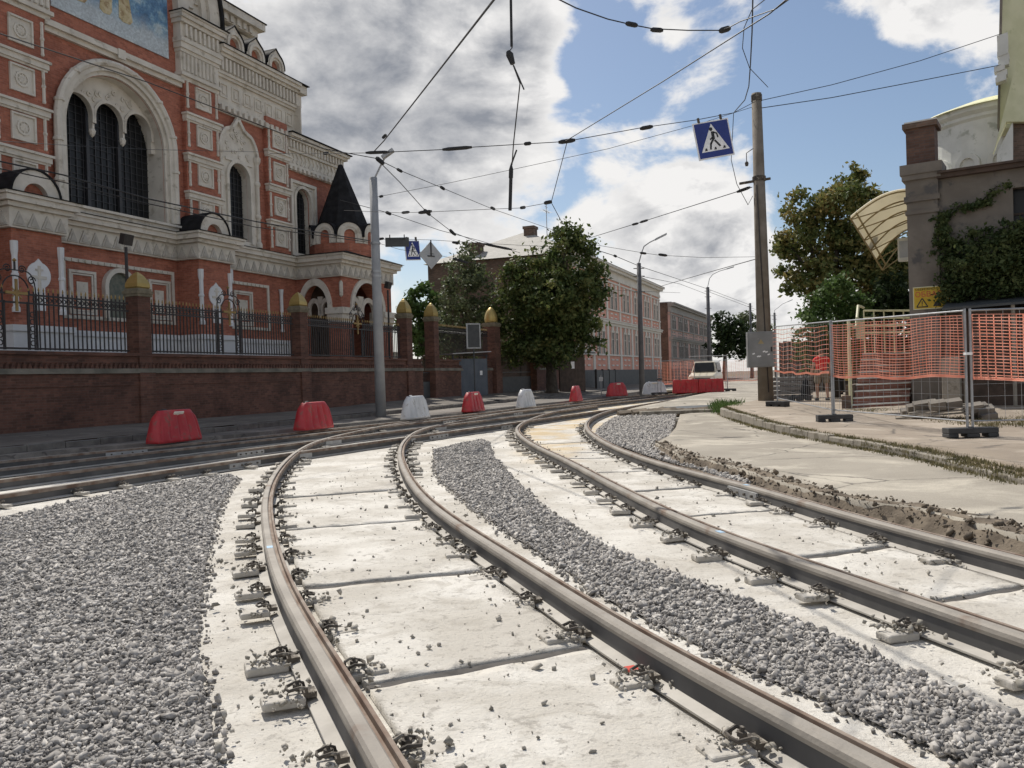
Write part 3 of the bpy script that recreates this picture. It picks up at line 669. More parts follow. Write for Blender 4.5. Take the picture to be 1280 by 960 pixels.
def pillar(s,zb,top,wd,label,dome='pyr',gh=.75):
    t=fthing('fence_pillar',label,'pillar',s,0.,'brick pillars of the church fence'); h=wd/2
    MB().cb(-h,h,-h,h,zb,top-.28).cb(-h-.06,h+.06,-h-.06,h+.06,zb,1.9).build('shaft',M['brick_fence'],t)
    MB().cb(-h-.04,h+.04,-h-.04,h+.04,top-.28,top-.19).cb(-h-.07,h+.07,-h-.07,h+.07,top-.19,top-.1).cb(-h-.03,h+.03,-h-.03,h+.03,top-.1,top-.02).build('capital',mat('mossy_capital',(.14,.125,.085),(.22,.19,.13),6,.85) if 'mossy_capital' not in bpy.data.materials else bpy.data.materials['mossy_capital'],t)
    prof=[(h+.0,top-.02),(h+.04,top+.03),(h+.03,top+gh*.28),(h*.9,top+gh*.52),(h*.6,top+gh*.76),(h*.25,top+gh*.93),(.01,top+gh)]
    if dome=='big': prof=[(h-.06,top-.02),(h-.02,top+.06),(h+.0,top+.25),(h*.9,top+.5),(h*.66,top+.74),(h*.3,top+.93),(.01,top+1.0)]
    o=MB().lathe([(r*(1.25 if dome!='big' else 1.),z) for r,z in prof],(0,0,0),4 if dome!='big' else 20,phase=math.pi/4).build('gilded_cap',M['gold'],t)
    if dome=='big': o.data.polygons.foreach_set('use_smooth',[len(f.vertices)==4 for f in o.data.polygons])
    return t
pillar(-8.4,-.1,4.62,.5,'brick pillar with gilded cap beyond the left edge of the photo','pyr',.53)
pillar(.12,-.1,4.62,.52,'brick pillar with gilded cap beside the floodlight, above the leftmost red barrier','pyr',.53)
pillar(8.6,-.1,4.64,.52,'brick pillar with gilded cap in front of the church porch','pyr',.57)
pillar(17.58,-.1,4.88,.58,'brick pillar with gilded cap on the left side of the open pedestrian gateway')
pillar(20.62,-.1,4.88,.58,'brick pillar with gilded cap on the right side of the open pedestrian gateway')
pillar(29.0,-.1,4.96,.86,'thick gate pillar whose tall gilded dome is lit by the sun','big')
pillar(36.6,-.1,4.6,.7,'brick gate pillar half hidden behind the big tree trunk','big')
def railing(s0,s1,label,zo=0.,orn=True):
    t=fthing('iron_railing',label,'railing',s0,zo,'iron railings between the brick pillars'); L=s1-s0; n=int(L/.155); mb=MB(); tp=MB(); c=L/2
    for k in range(1,n):
        x=L*k/n
        if orn and abs(x-c)<.34: continue
        mb.bar((x,0,2.56),(x,0,4.2),.03,.03); tp.lathe([(.016,4.2),(.032,4.25),(.008,4.33)],(x,0,0),4)
    mb.build('bars',M['iron'],t); tp.build('gilded_tips',M['goldpaint'],t)
    mb=MB()
    for z in (2.6,3.86,4.1): mb.cb(0,L,-.025,.025,z-.025,z+.025)
    x=.1
    while x<L-.1:
        if not(orn and abs(x-c)<.5): mb.arch(x,3.98,.05,.075,-.01,.01,n=10,a0=0,a1=360)
        x+=.155
    mb.build('rails',M['iron'],t)
    if orn:
        mb=MB()
        for sg in (-1,1):
            mb.cb(c+sg*.62-.022,c+sg*.62+.022,-.022,.022,2.56,4.15); mb.cb(c+sg*.36-.025,c+sg*.36+.025,-.025,.025,2.56,3.9)
            for z in (2.75,2.95,3.15,3.35,3.55): mb.arch(c+sg*.49,z,.06,.085,-.012,.012,n=10,a0=0,a1=360)
            P=[(c+sg*(.62*math.cos(u)),0,4.1+.75*math.sin(u)+ .1*math.sin(3*u)) for u in np.linspace(0,math.pi/2,10)]; mb.tube(P,.018,5)
            P=[(c+sg*(.42*math.cos(u)),0,4.1+.5*math.sin(u)) for u in np.linspace(0,math.pi/2,8)]; mb.tube(P,.02,5)
            P=[(c+sg*(.5+.13*(1-u/9)*math.cos(u*1.3)),0,4.5+.13*(1-u/9)*math.sin(u*1.3)) for u in np.linspace(0,7,20)]; mb.tube(P,.018,4)
            P=[(c+sg*(.22+.12*(1-u/9)*math.cos(u*1.3)),0,4.78+.12*(1-u/9)*math.sin(u*1.3)) for u in np.linspace(0,7,20)]; mb.tube(P,.018,4)
        mb.tube([(c,0,4.75),(c,0,4.98)],.03,5); MB().lathe([(.005,-.06),(.06,0),(.005,.06)],(c,-.0,5.02),8).build('gilded_ball',M['goldpaint'],t)
        mb.build('scrollwork',M['iron'],t)
        mb=MB(); mb.cb(c-.035,c+.035,.02,.06,3.62,4.5).cb(c-.33,c+.33,.021,.059,4.08,4.16)
        for a in (45,135,225,315): mb.bar((c,-.04,4.12),(c+.22*math.cos(R_(a)),-.04,4.12+.22*math.sin(R_(a))),.02,.03)
        mb.build('gilded_cross',M['goldpaint'],t)
    return t
railing(-8.0,-.3,'wrought iron railing with a gilded cross at the left edge of the photo')
railing(.52,8.2,'wrought iron railing with a gilded cross between the two left brick pillars')
railing(9.0,17.15,'wrought iron railing with a gilded cross in front of the church porch')
railing(21.0,28.4,'wrought iron railing behind the blue grey booth',.2,False)
# gate leaves beside the thick pillar, gateway doors
t=fthing('iron_gate','black iron gate leaf with solid lower half between the gate pillars','gate',29.7,0); 
MB().cb(.1,6.3,-.02,.02,.35,1.4).build('solid_panel',M['greydark'],t)
mb=MB()
for k in range(40): mb.bar((.15+k*.155,0,1.4),(.15+k*.155,0,2.9),.025,.025)
for z in (1.42,1.75,2.85): mb.cb(.1,6.3,-.03,.03,z-.03,z+.03)
mb.build('bars',M['iron'],t)
t=fthing('iron_gate','low black iron gate leaf standing in the pedestrian gateway','gate',18.1,0)
MB().cb(0,2.1,-.02,.02,.4,1.3).build('solid_panel',M['greydark'],t)
mb=MB()
for k in range(14): mb.bar((.05+k*.155,0,1.3),(.05+k*.155,0,1.8),.025,.025)
mb.cb(0,2.1,-.03,.03,1.76,1.82); mb.build('bars',M['iron'],t)
t=fthing('garden_wall','pale plastered wall far behind the pedestrian gateway','wall',17,0); MB().cb(0,16,-9.5,-9.2,.4,3.4).build('wall_face',M['trim'],t); MB().cb(0,16,-9.55,-9.15,3.4,3.5).build('coping',M['trim'],t)
# booth
b0=at(568,494,48.2); b1=at(611,495,49.6)
t=thing('guard_booth','blue grey corrugated sheet metal booth in front of the church gate','booth',(b0[0],b0[1],.22),STREET)
def corr(mb,p0,p1,z0,z1,pitch=.11,amp=.018):
    p0=np.array(p0,float);p1=np.array(p1,float);L=np.linalg.norm(p1-p0);d=(p1-p0)/L;nn=np.array([d[1],-d[0]]);n=int(L/pitch)*2; vs=[]
    for k in range(n+1):
        q=p0+d*L*k/n+nn*(amp if k%2 else -amp); vs+=[(q[0],q[1],z0),(q[0],q[1],z1)]
    mb.add(vs,[(2*k,2*k+2,2*k+3,2*k+1) for k in range(n)])
mb=MB(); corr(mb,(0,0),(2.6,-1.0),0,2.35); mb.build('wall_panel',M['sheetblue'],t); mb=MB(); corr(mb,(2.6,-1.),(3.6,1.3),0,2.35); mb.build('wall_panel',M['greydark'],t)
mb=MB()
for (x,y) in ((0,0.03),(2.6,-.96),(3.6,1.3),(1,2.3)): mb.mk().cb(x-.04,x+.04,-y-.04,-y+.04,0,2.6)
mb.build('post',M['greydark'],t); MB().add([(-.2,-.1,2.62),(2.7,-1.25,2.75),(4.8,1.6,2.75),(1,2.5,2.62),(-.2,-.1,2.67),(2.7,-1.25,2.8),(4.8,1.6,2.8),(1,2.5,2.67)],[(0,3,2,1),(4,5,6,7),(0,1,5,4),(1,2,6,5),(2,3,7,6),(3,0,4,7)]).build('roof',M['signgrey'],t)
MB().obox((2.05,-.83,1.5),(.09,-.035,0),(.004,.012,0),(0,0,.13)).build('notice',M['signwhite'],t)
q=at(592,424,47.5); t=thing('sign_board','grey framed panel on a thin post above the booth','sign',(q[0],q[1],.22),STREET-.75)
MB().box(-.36,.36,-.02,.02,2.95,4.25).build('panel',M['greydark'],t); mb=MB(); mb.box(-.43,-.36,-.03,.03,2.9,4.3).box(.36,.43,-.03,.03,2.9,4.3).box(-.43,.43,-.031,.031,4.25,4.32).box(-.43,.43,-.031,.031,2.88,2.95); mb.build('panel_frame',M['galv'],t); MB().tube([(0,.03,0),(0,.03,2.9)],.04,8).build('post',M['greydark'],t)
# small floodlights behind the fence
for s,zt,l in ((.42,6.05,'black floodlight on a thin post behind the leftmost visible pillar'),(17.3,6.1,'small black floodlight on a post beside the gateway pillar')):
    t=fthing('floodlight',l,'floodlight',s,.3); MB().tube([(0,.75,0),(0,.75,zt-.3)],.05,8).build('post',M['iron'],t); MB().obox((.0,.72,zt-.05),(.19,0,0),(0,.1,.03),(0,-.05,.17)).build('lamp_head',M['iron'],t)
    if s<0: MB().tube([(-.1,.6,zt-.5),(-.6,.4,zt-.45),(-1.2,.3,zt-.5),(-1.3,.3,zt-.75)],.025,5).build('bracket',M['iron'],t)
# ================================================================ CHURCH
CH=thing('church','red brick church with cream carved trim and tall arched windows','church',FA0+UN*6,STREET)
Wb=M['brick_church'];Ww=M['white']
def cpart(name,mb,m,par=None,**k): return mb.build(name,m,par or CH,**k)
def arcpts(cx,zc,r,a0,a1,n=18,rz=1.): return [(cx+r*math.cos(R_(a0+(a1-a0)*k/n)),zc+rz*r*math.sin(R_(a0+(a1-a0)*k/n))) for k in range(n+1)]
WX=5.15
def arched(cx,hw,z0,zc,n=18): return [(cx-hw,z0),(cx+hw,z0)]+arcpts(cx,zc,hw,0,180,n)
mb=MB()
big=arched(WX,2.42,8.45,11.5,24); sw=arched(12.25,.74,8.4,11.35,14); ww=arched(17.4,.66,8.4,11.25,14)
mb.holes([(-13,0),(17.,0),(17.,17.3),(10.9,17.3),(10.9,18.2)]+arcpts(WX,18.2,5.4,0,180,20)[1:-1]+[(-.3,18.2),(-.3,17.3),(-13,17.3)],[big,sw],0,.002)
mb.holes([(16.1,0),(21.2,0),(21.2,14.6),(16.1,14.6)],[ww],-.03,.002)
mb.add([(-13,0,0),(-13,22,0),(-13,22,17.3),(-13,0,17.3)],[(0,1,2,3)]).add([(17,0,14),(17,22,14),(17,22,17.3),(17,0,17.3)],[(0,1,2,3)]).add([(21.2,0.03,0),(21.2,10,0),(21.2,10,14.6),(21.2,.03,14.6)],[(0,1,2,3)])
mb.cb(-13,17,-22,-21.8,0,17.3)
cpart('wall',mb,Wb)
for hole,d0,d1 in ((big,.003,.9),(sw,.003,.38),(ww,.033,.33)):
    n=len(hole); cpart('window_reveal',MB().add([(a,d0,z) for a,z in hole]+[(a,d1,z) for a,z in hole],[(i,(i+1)%n,(i+1)%n+n,i+n) for i in range(n)]),Ww)
mb=MB(); mb.cb(-13,17,-22,-.01,17.28,17.3).cb(-.2,10.8,-16,-.8,17.3,22.2); mb.cb(16.1,21.3,-10,-.04,14.58,14.75); cpart('roof',mb,M['blackroof'])
# upper tiers; unseen domed top added above the frame to shade the street
mb=MB(); mb.cb(-7,17.4,-17,-3.2,17.3,20.4).cb(-5.5,16.3,-16,-4.6,20.4,23.2); cpart('tier_wall',mb,Wb)
mb=MB()
for z,o,a,b in ((20.2,-3.1,-7.1,17.5),(20.7,-2.8,-7.4,17.8),(21.1,-2.5,-7.7,18.1),(22.5,-4.5,-5.6,16.4),(23,-4.2,-5.9,16.7)): mb.cb(a,b,-17.2,o,z,z+.42)
k=-7
while k<17.2: mb.cb(k,k+.25,-3.1,-2.7,20.75,21.1) ; k+=.5
mb.cb(15.4,17.5,-3.3,-3.05,17.3,20.2); mb.cb(15.7,16.4,-4.7,-4.5,20.4,22.6)
cpart('tier_cornice',mb,Ww); mb=MB(); mb.cb(-7.8,18.2,-17.3,-2.45,21.5,21.56).cb(-6,16.8,-17.3,-4.1,23.42,23.5); cpart('tier_roof',mb,M['blackroof'])
mb=MB().lathe([(4.2,23),(4.2,29)],(5.3,10,0),24); cpart('unseen_drum',mb,Wb); mb=MB().lathe([(4.4,29),(4.9,30.5),(4.6,32.5),(3.2,34.5),(1.2,36.2),(.1,37.5)],(5.3,10,0),24); cpart('dome',mb,M['gold'],smooth=True)
# plinth, lower cornice, buttresses
BT=[(-.55,1.4),(8.2,10.2)]
mb=MB(); mb.cb(-13,16.4,0,.22,0,3.45).cb(-13,16.4,0,.28,3.45,3.66)
for a,b in BT: mb.cb(a-.2,b+.2,.2,1.42,0,3.45).cb(a-.26,b+.26,.2,1.48,3.45,3.66)
cpart('plinth',mb,M['whitestone'])
mb=MB()
for a,b in BT: mb.mk().cb(a,b,.003,1.2,3.5,7.)
cpart('buttress',mb,Wb)
def zig(mb,a,b,o,z0,fr=None):
    n=max(1,int(round((b-a)/.52))); w=(b-a)/n
    for k in range(n):
        x=a+w*k; mb.prism([(x+.03,z0),(x+w-.03,z0),(x+w/2,z0+.5)],o,o+.05,fr)
        mb.prism([(x+w*.28,z0+.06),(x+w*.72,z0+.06),(x+w/2,z0+.34)],o+.05,o+.075,fr)
mb=MB(); zz=MB()
segs=[(-13,BT[0][0],0),(BT[0][1],BT[1][0],0),(BT[1][1],16.6,0)]
for a,b,o in segs+[(a-.12,b+.12,1.2) for a,b in BT]:
    e=.0 if o==0 else .0
    mb.cb(a,b,(0 if o==0 else .3),o+.16,6.93,7.62).cb(a-e,b+e,0,o+.3,7.62,7.78).cb(a,b,0,o+.45,7.78,7.98).cb(a,b,0,o+.52,7.98,8.08)
    zig(zz,a+.03,b-.03,o+.16,7.0)
for a,b in BT:       # returns of the buttress cornice
    for sx,sg in ((a-.12,-1),(b+.12,1)):
        fr=(lambda sx,sg:(lambda u,o,z:(sx+sg*o,-u,z)))(sx,sg)
        mb.box(min(sx,sx+sg*.04),max(sx,sx+sg*.04),-1.36,-.16,6.94,7.61); mb.box(min(sx,sx+sg*.18),max(sx,sx+sg*.18),-1.5,0,7.63,7.77); mb.box(min(sx,sx+sg*.33),max(sx,sx+sg*.33),-1.65,0,7.785,7.975); mb.box(min(sx,sx+sg*.4),max(sx,sx+sg*.4),-1.72,0,7.985,8.075)
        zig(zz,.2,1.3,.04,7.0,fr)
cpart('lower_cornice',mb,Ww); cpart('zigzag_frieze',zz,mat('darker_stucco_relief',(.42,.39,.34),(.5,.47,.42),3,.85))  # zigzag relief in a darker stucco tone than the cornice
mb=MB()
for a,b in BT: mb.cb(a-.55,b+.55,.0,1.76,8.08,8.11)
mb.cb(-13,16.6,0,.56,8.08,8.1)
cpart('cornice_flashing',mb,M['blackroof'])
mb=MB(); mr_=MB(); bi=MB()
for a,b in BT:
    c=(a+b)/2-.05
    mb.mk().arch(c,8.1,.48,.95,1.0,1.3,leg=8.02,n=16); bi.mk(); mr_.mk().arch(c,8.1,.93,1.0,.0,1.35,leg=8.05,n=16); bi.prism([(c-.5,8.05),(c+.5,8.05)]+arcpts(c,8.1,.5,0,180,14),1.0,1.08)
    mr_.prism([(c-.93,8.06),(c+.93,8.06)]+arcpts(c,8.1,.93,0,180,14),.05,.95)
cpart('kokoshnik_arch',mb,Ww); cpart('barrel_roof',mr_,M['blackroof']); cpart('kokoshnik_field',bi,Wb)
# cross niches & corner colonnettes on the buttresses
mb=MB(); kk=MB(); c4=MB()
for a,b in BT:
    c=(a+b)/2
    mb.mk().prism([(c-.22,4.2),(c+.22,4.2),(c+.22,5.02)]+arcpts(c,5.42,.46,-58,72,10)+[(c,6.0)]+arcpts(c,5.42,.46,108,238,10)+[(c-.22,5.02)],1.2,1.24)
    kk.mk().cb(c-.05,c+.05,1.24,1.27,4.5,5.75).cb(c-.28,c+.28,1.241,1.269,5.3,5.4).cb(c-.15,c+.15,1.242,1.268,5.58,5.64)
    for x in (a+.08,b-.08): c4.mk().lathe([(.13,4.1),(.13,4.25),(.095,4.3),(.095,5.3),(.12,5.33),(.12,5.4),(.095,5.43),(.095,6.0),(.12,6.2),(.125,6.5)],(x,-1.22,0),8)
c4.mk().lathe([(.12,4.1),(.09,4.3),(.09,6.0),(.13,6.3)],(15.3,-.1,0),8)
cpart('corner_column',c4,M['whitestone'])
cpart('cross_niche',mb,M['whitestone']); cpart('relief_cross',kk,Ww)
# framed niches of the lower storey
mb=MB()
def frame(mb,a,b,z0,z1,w,o0,o1): mb.cb(a,b,o0,o1,z1-w,z1).cb(a,b,o0,o1,z0,z0+w).cb(a,a+w,o0,o1-.002,z0+w,z1-w).cb(b-w,b,o0,o1-.002,z0+w,z1-w)
for a,b in ((2.35,7.95),(11.4,14.4)):
    mb.mk(); frame(mb,a,b,4.12,6.42,.14,0,.06); k=a+.1
    while k<b-.2: mb.cb(k,k+.13,.06,.1,4.15,4.25).cb(k,k+.13,.06,.1,6.29,6.4); k+=.3
for a,b in ((2.62,3.85),(6.5,7.7),(11.75,13.1)): mb.mk(); frame(mb,a,b,4.3,5.98,.1,0,.08); frame(mb,a+.13,b-.13,4.42,5.86,.06,0,.05); mb.cb(a+.36,b-.36,0,.03,4.6,5.55)
cpart('niche_frame',mb,Ww)
mb=MB().arch(4.95,5.45,.62,.8,0,.2,leg=4.2,n=14); cpart('icon_niche',mb,Ww); mb=MB().prism([(4.33,4.25),(5.57,4.25)]+arcpts(4.95,5.45,.62,0,180,14),0,.04); cpart('niche_field',mb,mat('dim_green_mosaic',(.08,.1,.08),(.16,.16,.12),6,.5))
# ---- pilasters with square panels
mb=MB(); pn=MB(); bd=MB(); cl=MB()
def panel(s,z,h,o):
    pn.mk(); frame(pn,s-h,s+h,z-h,z+h,.07,o,o+.08); pn.cb(s-h+.07,s+h-.07,o,o+.015,z-h+.07,z+h-.07)
    pn.arch(s,z,h*.42,h*.56,o+.015,o+.06,n=18,a0=0,a1=360)
    pn.prism(arcpts(s,z,h*.3,0,340,10),o+.015,o+.05)
    for q in range(8): pn.bar((s+h*.1*math.cos(q*.785),-o-.05,z+h*.1*math.sin(q*.785)),(s+h*.62*math.cos(q*.785),-o-.02,z+h*.62*math.sin(q*.785)),.03,.03)
for a,b,zs,bs in ((-.3,1.8,(14.2,12.48,10.76,9.1),(13.27,11.53,9.85)),(8.75,10.86,(14.42,12.7,10.95,9.3),(13.45,11.66,9.98)),(14.35,16.05,(14.0-.02,12.3,10.53,8.95),(13.2,11.45,9.65))):
    mb.mk().cb(a,b,.003,.24,8.1,15.)
    for z in zs:
        if z-.5>8.2: panel((a+b)/2+.05,z,.48,.24)
        for x in (a+.14,b-.14): cl.mk().lathe([(.05,z-.62),(.075,z-.58),(.06,z-.5),(.06,z-.06),(.085,z-.03),(.085,z+.03),(.06,z+.06),(.06,z+.5),(.075,z+.56),(.05,z+.62)],(x,-.26,0),6)
    for z in bs: bd.mk().cb(a-.05,b+.05,.1,.36,z-.16,z+.04).cb(a-.1,b+.1,.1,.44,z+.04,z+.13).cb(a-.02,b+.02,.1,.3,z-.24,z-.16)
cpart('pilaster',mb,Wb); cpart('carved_panel',pn,Ww); cpart('pilaster_band',bd,Ww); cpart('colonnette',cl,Ww)
# ---- string course, gable, mosaic
mb=MB().cb(1.8,8.7,0,.16,14.66,14.84).cb(1.8,8.7,0,.3,14.84,15.06).cb(5.05,5.4,.3,.36,14.7,15.08); cpart('string_course',mb,Ww)
mb=MB().prism([(2.25,15.72),(8.05,15.72),(8.05,18.2)]+arcpts(5.15,18.2,2.9,0,180,24)+[(2.25,18.2)],.02,.07); ms=cpart('mosaic_panel',mb,M['mosaic'])
mb=MB()
for c,w,zt,dx in ((3.55,.36,17.2,0),(4.75,.34,17.6,.1),(5.75,.4,17.4,-.1)):
    mb.mk().prism([(c-w*.9,16.5+.0),(c-w*.4,16.38),(c+w*.5,16.4),(c+w*.85,16.55),(c+w*.7+dx,zt),(c+w*.45+dx,zt+1.1),(c+w*.15+dx,zt+1.45),(c-w*.25+dx,zt+1.4),(c-w*.6+dx,zt+.9)],.07,.085)
cpart('robed_figure',mb,mat('ochre_mosaic_robes',(.42,.33,.16),(.58,.5,.32),3.5,.5,spots=((.3,.2,.09),4,.5)),ms)
mb=MB(); mb.arch(5.2,18.,3.25,3.6,0,.32,leg=17.9,n=28).arch(5.2,18.,3.6,4.0,0,.22,leg=17.9,n=28).arch(5.2,18.,4.0,4.75,0,.14,leg=17.9,n=28).arch(5.2,18.,4.75,5.1,0,.3,leg=17.9,n=28).arch(5.2,18.,5.1,5.75,0,.45,leg=17.9,n=28)
cpart('gable_archivolt',mb,Ww)
mb=MB()
for k in range(60):
    a=math.pi*k/59; r=4.2+.35*(k%2); mb.lathe([(.13,-.03),(.09,.04),(.01,.07)],(5.2+r*math.cos(a),-.16,18+r*math.sin(a)),5)
cpart('archivolt_ornament',mb,Ww)
mb=MB().arch(5.2,18.,5.75,5.9,-.6,.6,leg=17.9,n=28); cpart('gable_roof_edge',mb,M['blackroof'])
# ---- entablatures
def entab(mb,a,b,z,rows,dent=None,o=0.,ret=.0):
    for z0,z1,out in rows: mb.cb(a-out*ret,b+out*ret,-.5,o+out,z0,z1)
mb=MB(); dn_=MB()
rows=[(14.35,14.62,.06),(14.62,14.74,.2),(14.74,15.95,.1),(15.95,16.08,.22),(16.08,16.22,.3),(16.22,16.88,.24),(16.88,17.02,.42),(17.02,17.2,.55),(17.2,17.34,.66)]
mb.mk(); entab(mb,10.9,16.9,0,rows); 
mb.box(16.9,16.98,-.5,6,14.36,16.2); mb.box(16.9,17.3,-.3,6,16.22,16.87); mb.box(16.9,17.5,-.55,6,16.9,17.33)
k=11.
while k<16.8: mb.cb(k,k+.2,.2,.36,14.36,14.61); k+=.4
k=11.05
while k<16.9: mb.cb(k,k+.12,.24,.4,16.24,16.82); k+=.27
for q in range(7):
    x=11.15+q*.83; frame(mb,x,x+.55,15.05,15.72,.06,.1,.15); mb.cb(x+.17,x+.38,.1,.14,15.22,15.55)
for a,b in ((8.5,10.88),(-.45,2.0)):
    mb.mk()
    for z0,z1,out in [(14.98,15.15,.3),(15.15,15.3,.42),(15.3,16.2,.3),(16.2,16.35,.36),(16.35,16.6,.44),(16.6,16.8,.5),(16.8,17.42,.42),(17.42,17.6,.58),(17.6,17.78,.68),(17.78,17.86,.74)]: mb.cb(a-(out-.3)*.6,b+(out-.3)*.6,0,out,z0,z1)
    k=a+.12
    while k<b-.1: mb.cb(k,k+.12,.42,.54,16.85,17.38); k+=.28
    k=a+.16
    while k<b-.1: mb.lathe([(.07,15.4),(.05,15.6),(.07,15.8),(.05,16.),(.07,16.15)],(k,-.33,0),6); k+=.24
cpart('entablature',mb,Ww)
mb=MB().mk().cb(10.85,17.55,-1,.7,17.34,17.38); 
for a,b in ((8.2,11.2),(-.75,2.3)): mb.mk().cb(a,b,-.3,.8,17.86,17.9)
cpart('entablature_flashing',mb,M['blackroof'])
mb=MB(); kb=MB(); kr=MB()
for c in (11.85,13.4,14.95):
    mb.mk();kb.mk();kr.mk(); pts=arcpts(c,17.6,.7,0,60,8)+[(c+.12,18.38),(c,18.5),(c-.12,18.38)]+arcpts(c,17.6,.7,120,180,8)
    mb.holes([(c-.7,17.36)]+[(c+.7,17.36)]+pts,[[(c-.33,17.4),(c+.33,17.4)]+arcpts(c,17.6,.33,0,180,10)],.5,.2); kb.cb(c-.36,c+.36,.2,.32,17.38,17.98); mb.arch(c,17.6,.45,.58,.5,.58,leg=17.38,n=12); mb.cb(c-.69,c+.69,.0,.3,17.37,17.5)
    P=[(x,z) for x,z in pts]; 
    for (x0,z0),(x1,z1) in zip(P[:-1],P[1:]): kr.bar((x0,.2,z0+.02),(x1,.2,z1+.02),1.45,.05,up=(0,1,0)) if False else kr.add([(x0,-.56,z0),(x1,-.56,z1),(x1,-.56,z1+.06),(x0,-.56,z0+.06),(x0,1.2,z0),(x1,1.2,z1),(x1,1.2,z1+.06),(x0,1.2,z0+.06)],[(0,1,2,3),(4,7,6,5),(3,2,6,7),(0,4,5,1)])
cpart('kokoshnik_row',mb,Ww); cpart('kokoshnik_row_field',kb,Wb); cpart('kokoshnik_row_roof',kr,M['blackroof'])
mb=MB()
for z0,z1,out in [(12.75,12.95,.08),(12.95,13.1,.2),(13.1,13.75,.1),(13.75,13.88,.24),(13.88,14.3,.2),(14.3,14.45,.4),(14.45,14.6,.52)]: mb.cb(16.1,21.25+out*.7,-.4,out,z0,z1)
k=16.2
while k<21.2: mb.cb(k,k+.12,.2,.32,13.9,14.28); k+=.28
k=16.2
while k<21.2: mb.cb(k,k+.2,.08,.26,12.76,12.93); k+=.4
k=16.2
while k<21.: mb.prism([(k,13.15),(k+.14,13.15),(k+.3,13.42),(k+.14,13.7),(k,13.7),(k+.16,13.42)],.1,.16); k+=.36
cpart('wing_entablature',mb,Ww); mb=MB().cb(16.05,21.75,-.5,.6,14.6,14.66); cpart('wing_flashing',mb,M['blackroof'])
# ---- windows
def window(name,opening,rec,grid,par=None):
    xs=[p[0] for p in opening]; zs=[p[1] for p in opening]; g=MB().prism(opening,-rec-.03,-rec).build('glass',M['glass'],par or CH); g.name=name
    mb=MB(); x0,x1,z0,z1=min(xs),max(xs),min(zs),max(zs); c=(x0+x1)/2; hw=(x1-x0)/2; zc=z1-hw
    def ztop(x): return zc+math.sqrt(max(0,hw*hw-(x-c)**2)) 
    x=x0+grid
    while x<x1-.05: mb.bar((x,rec-.03,z0),(x,rec-.03,ztop(x)),.035,.035); x+=grid
    z=z0+grid
    while z<z1-.05:
        w=hw if z<zc else math.sqrt(max(0,hw*hw-(z-zc)**2)); mb.bar((c-w,rec-.03,z),(c+w,rec-.03,z),.025,.025); z+=grid
    mb.build('lattice',M['lattice'],g); return g
bw=window('window',big,.88,.3)
mb=MB()
for x in (WX-.78,WX+.78): mb.mk().cb(x-.07,x+.07,-.85,-.72,8.45,12.6)
mb.build('mullion',M['lattice'],bw)
# tympanum with three small arches
def tym():
    r=.7; o=[]
    for c in (1.5,0,-1.5): o+=[(WX+c+r+.0,11.75 if c<1.4 else 11.5),(WX+c+r,12.3)]+arcpts(WX+c,12.3,r,0,180,12)[1:-1]+[(WX+c-r,12.3),(WX+c-r,11.75 if c>-1.4 else 11.5)]
    top=arcpts(WX,11.5,2.42,180,0,28)
    return o+top
mb=MB().prism(tym(),-.62,-.42)
for c in (-1.5,0,1.5): mb.arch(WX+c,12.3,.67,.79,-.42,-.34,leg=12.0,n=14)
for c in (-.75,.75): mb.lathe([(.02,11.45),(.1,11.55),(.14,11.7),(.1,11.78)],(WX+c,.5,0),8)
cpart('tympanum',mb,Ww)
mb=MB()
for k in range(46):
    a=random.uniform(.15,.85)*math.pi; r=random.uniform(1.15,2.1); x=WX+r*math.cos(a)*1.0; z=11.5+r*math.sin(a)
    if z>12.95 and all(math.hypot(x-WX-c,z-12.3)>.8 for c in (-1.5,0,1.5)): mb.arch(x,z,.05,.11,-.42,-.37,n=8,a0=random.uniform(0,90),a1=random.uniform(250,330))
cpart('tympanum_carving',mb,Ww)
mb=MB(); mb.arch(WX,11.5,2.43,2.56,-.75,-.15,leg=8.5,n=30).arch(WX,11.5,2.44,2.66,-.15,.1,leg=8.5,n=30).arch(WX,11.5,2.6,2.78,-.05,.22,leg=8.5,n=30)
n=34; P=[(WX+2.9,z) for z in np.linspace(8.5,11.5,9)]+[(WX+2.9*math.cos(math.pi*k/24),11.5+2.9*math.sin(math.pi*k/24)) for k in range(1,24)]+[(WX-2.9,z) for z in np.linspace(11.5,8.5,9)]
mb.tube([(x,-.2,z) for x,z in P],.15,8)
for k,(x,z) in enumerate(P):
    if k%4==2: mb.lathe([(.12,-.09),(.2,-.05),(.2,.05),(.12,.09)],(x,-.2,z),8)
cpart('window_archivolt',mb,Ww)
mb=MB().cb(1.9,8.6,-.3,.22,8.16,8.34).cb(2.2,8.4,-.9,.34,8.34,8.44); cpart('window_sill',mb,Ww)
window('window',sw,.3,.28); window('window',ww,.28,.28)
mb=MB(); c=12.25
out=[(c-1.42,8.15),(c+1.42,8.15),(c+1.42,12.6)]+arcpts(c+.0,12.55,1.36,8,48,8)+[(c+.42,13.75),(c+.12,14.1),(c,14.3),(c-.12,14.1),(c-.42,13.75)]+arcpts(c,12.55,1.36,132,172,8)+[(c-1.42,12.6)]
mb.holes(out,[arched(c,.75,8.4,11.35,14)],.14,.14); n=len(out); mb.add([(a,-.14,z) for a,z in out]+[(a,0,z) for a,z in out],[(i,(i+1)%n,(i+1)%n+n,i+n) for i in range(n)])
mb.arch(c,11.35,.75,.92,.14,.24,leg=8.3,n=16)
for (x0,z0),(x1,z1) in zip(out[2:-1],out[3:]): mb.bar((x0,-.2,z0),(x1,-.2,z1),.16,.14,up=(0,1,0))
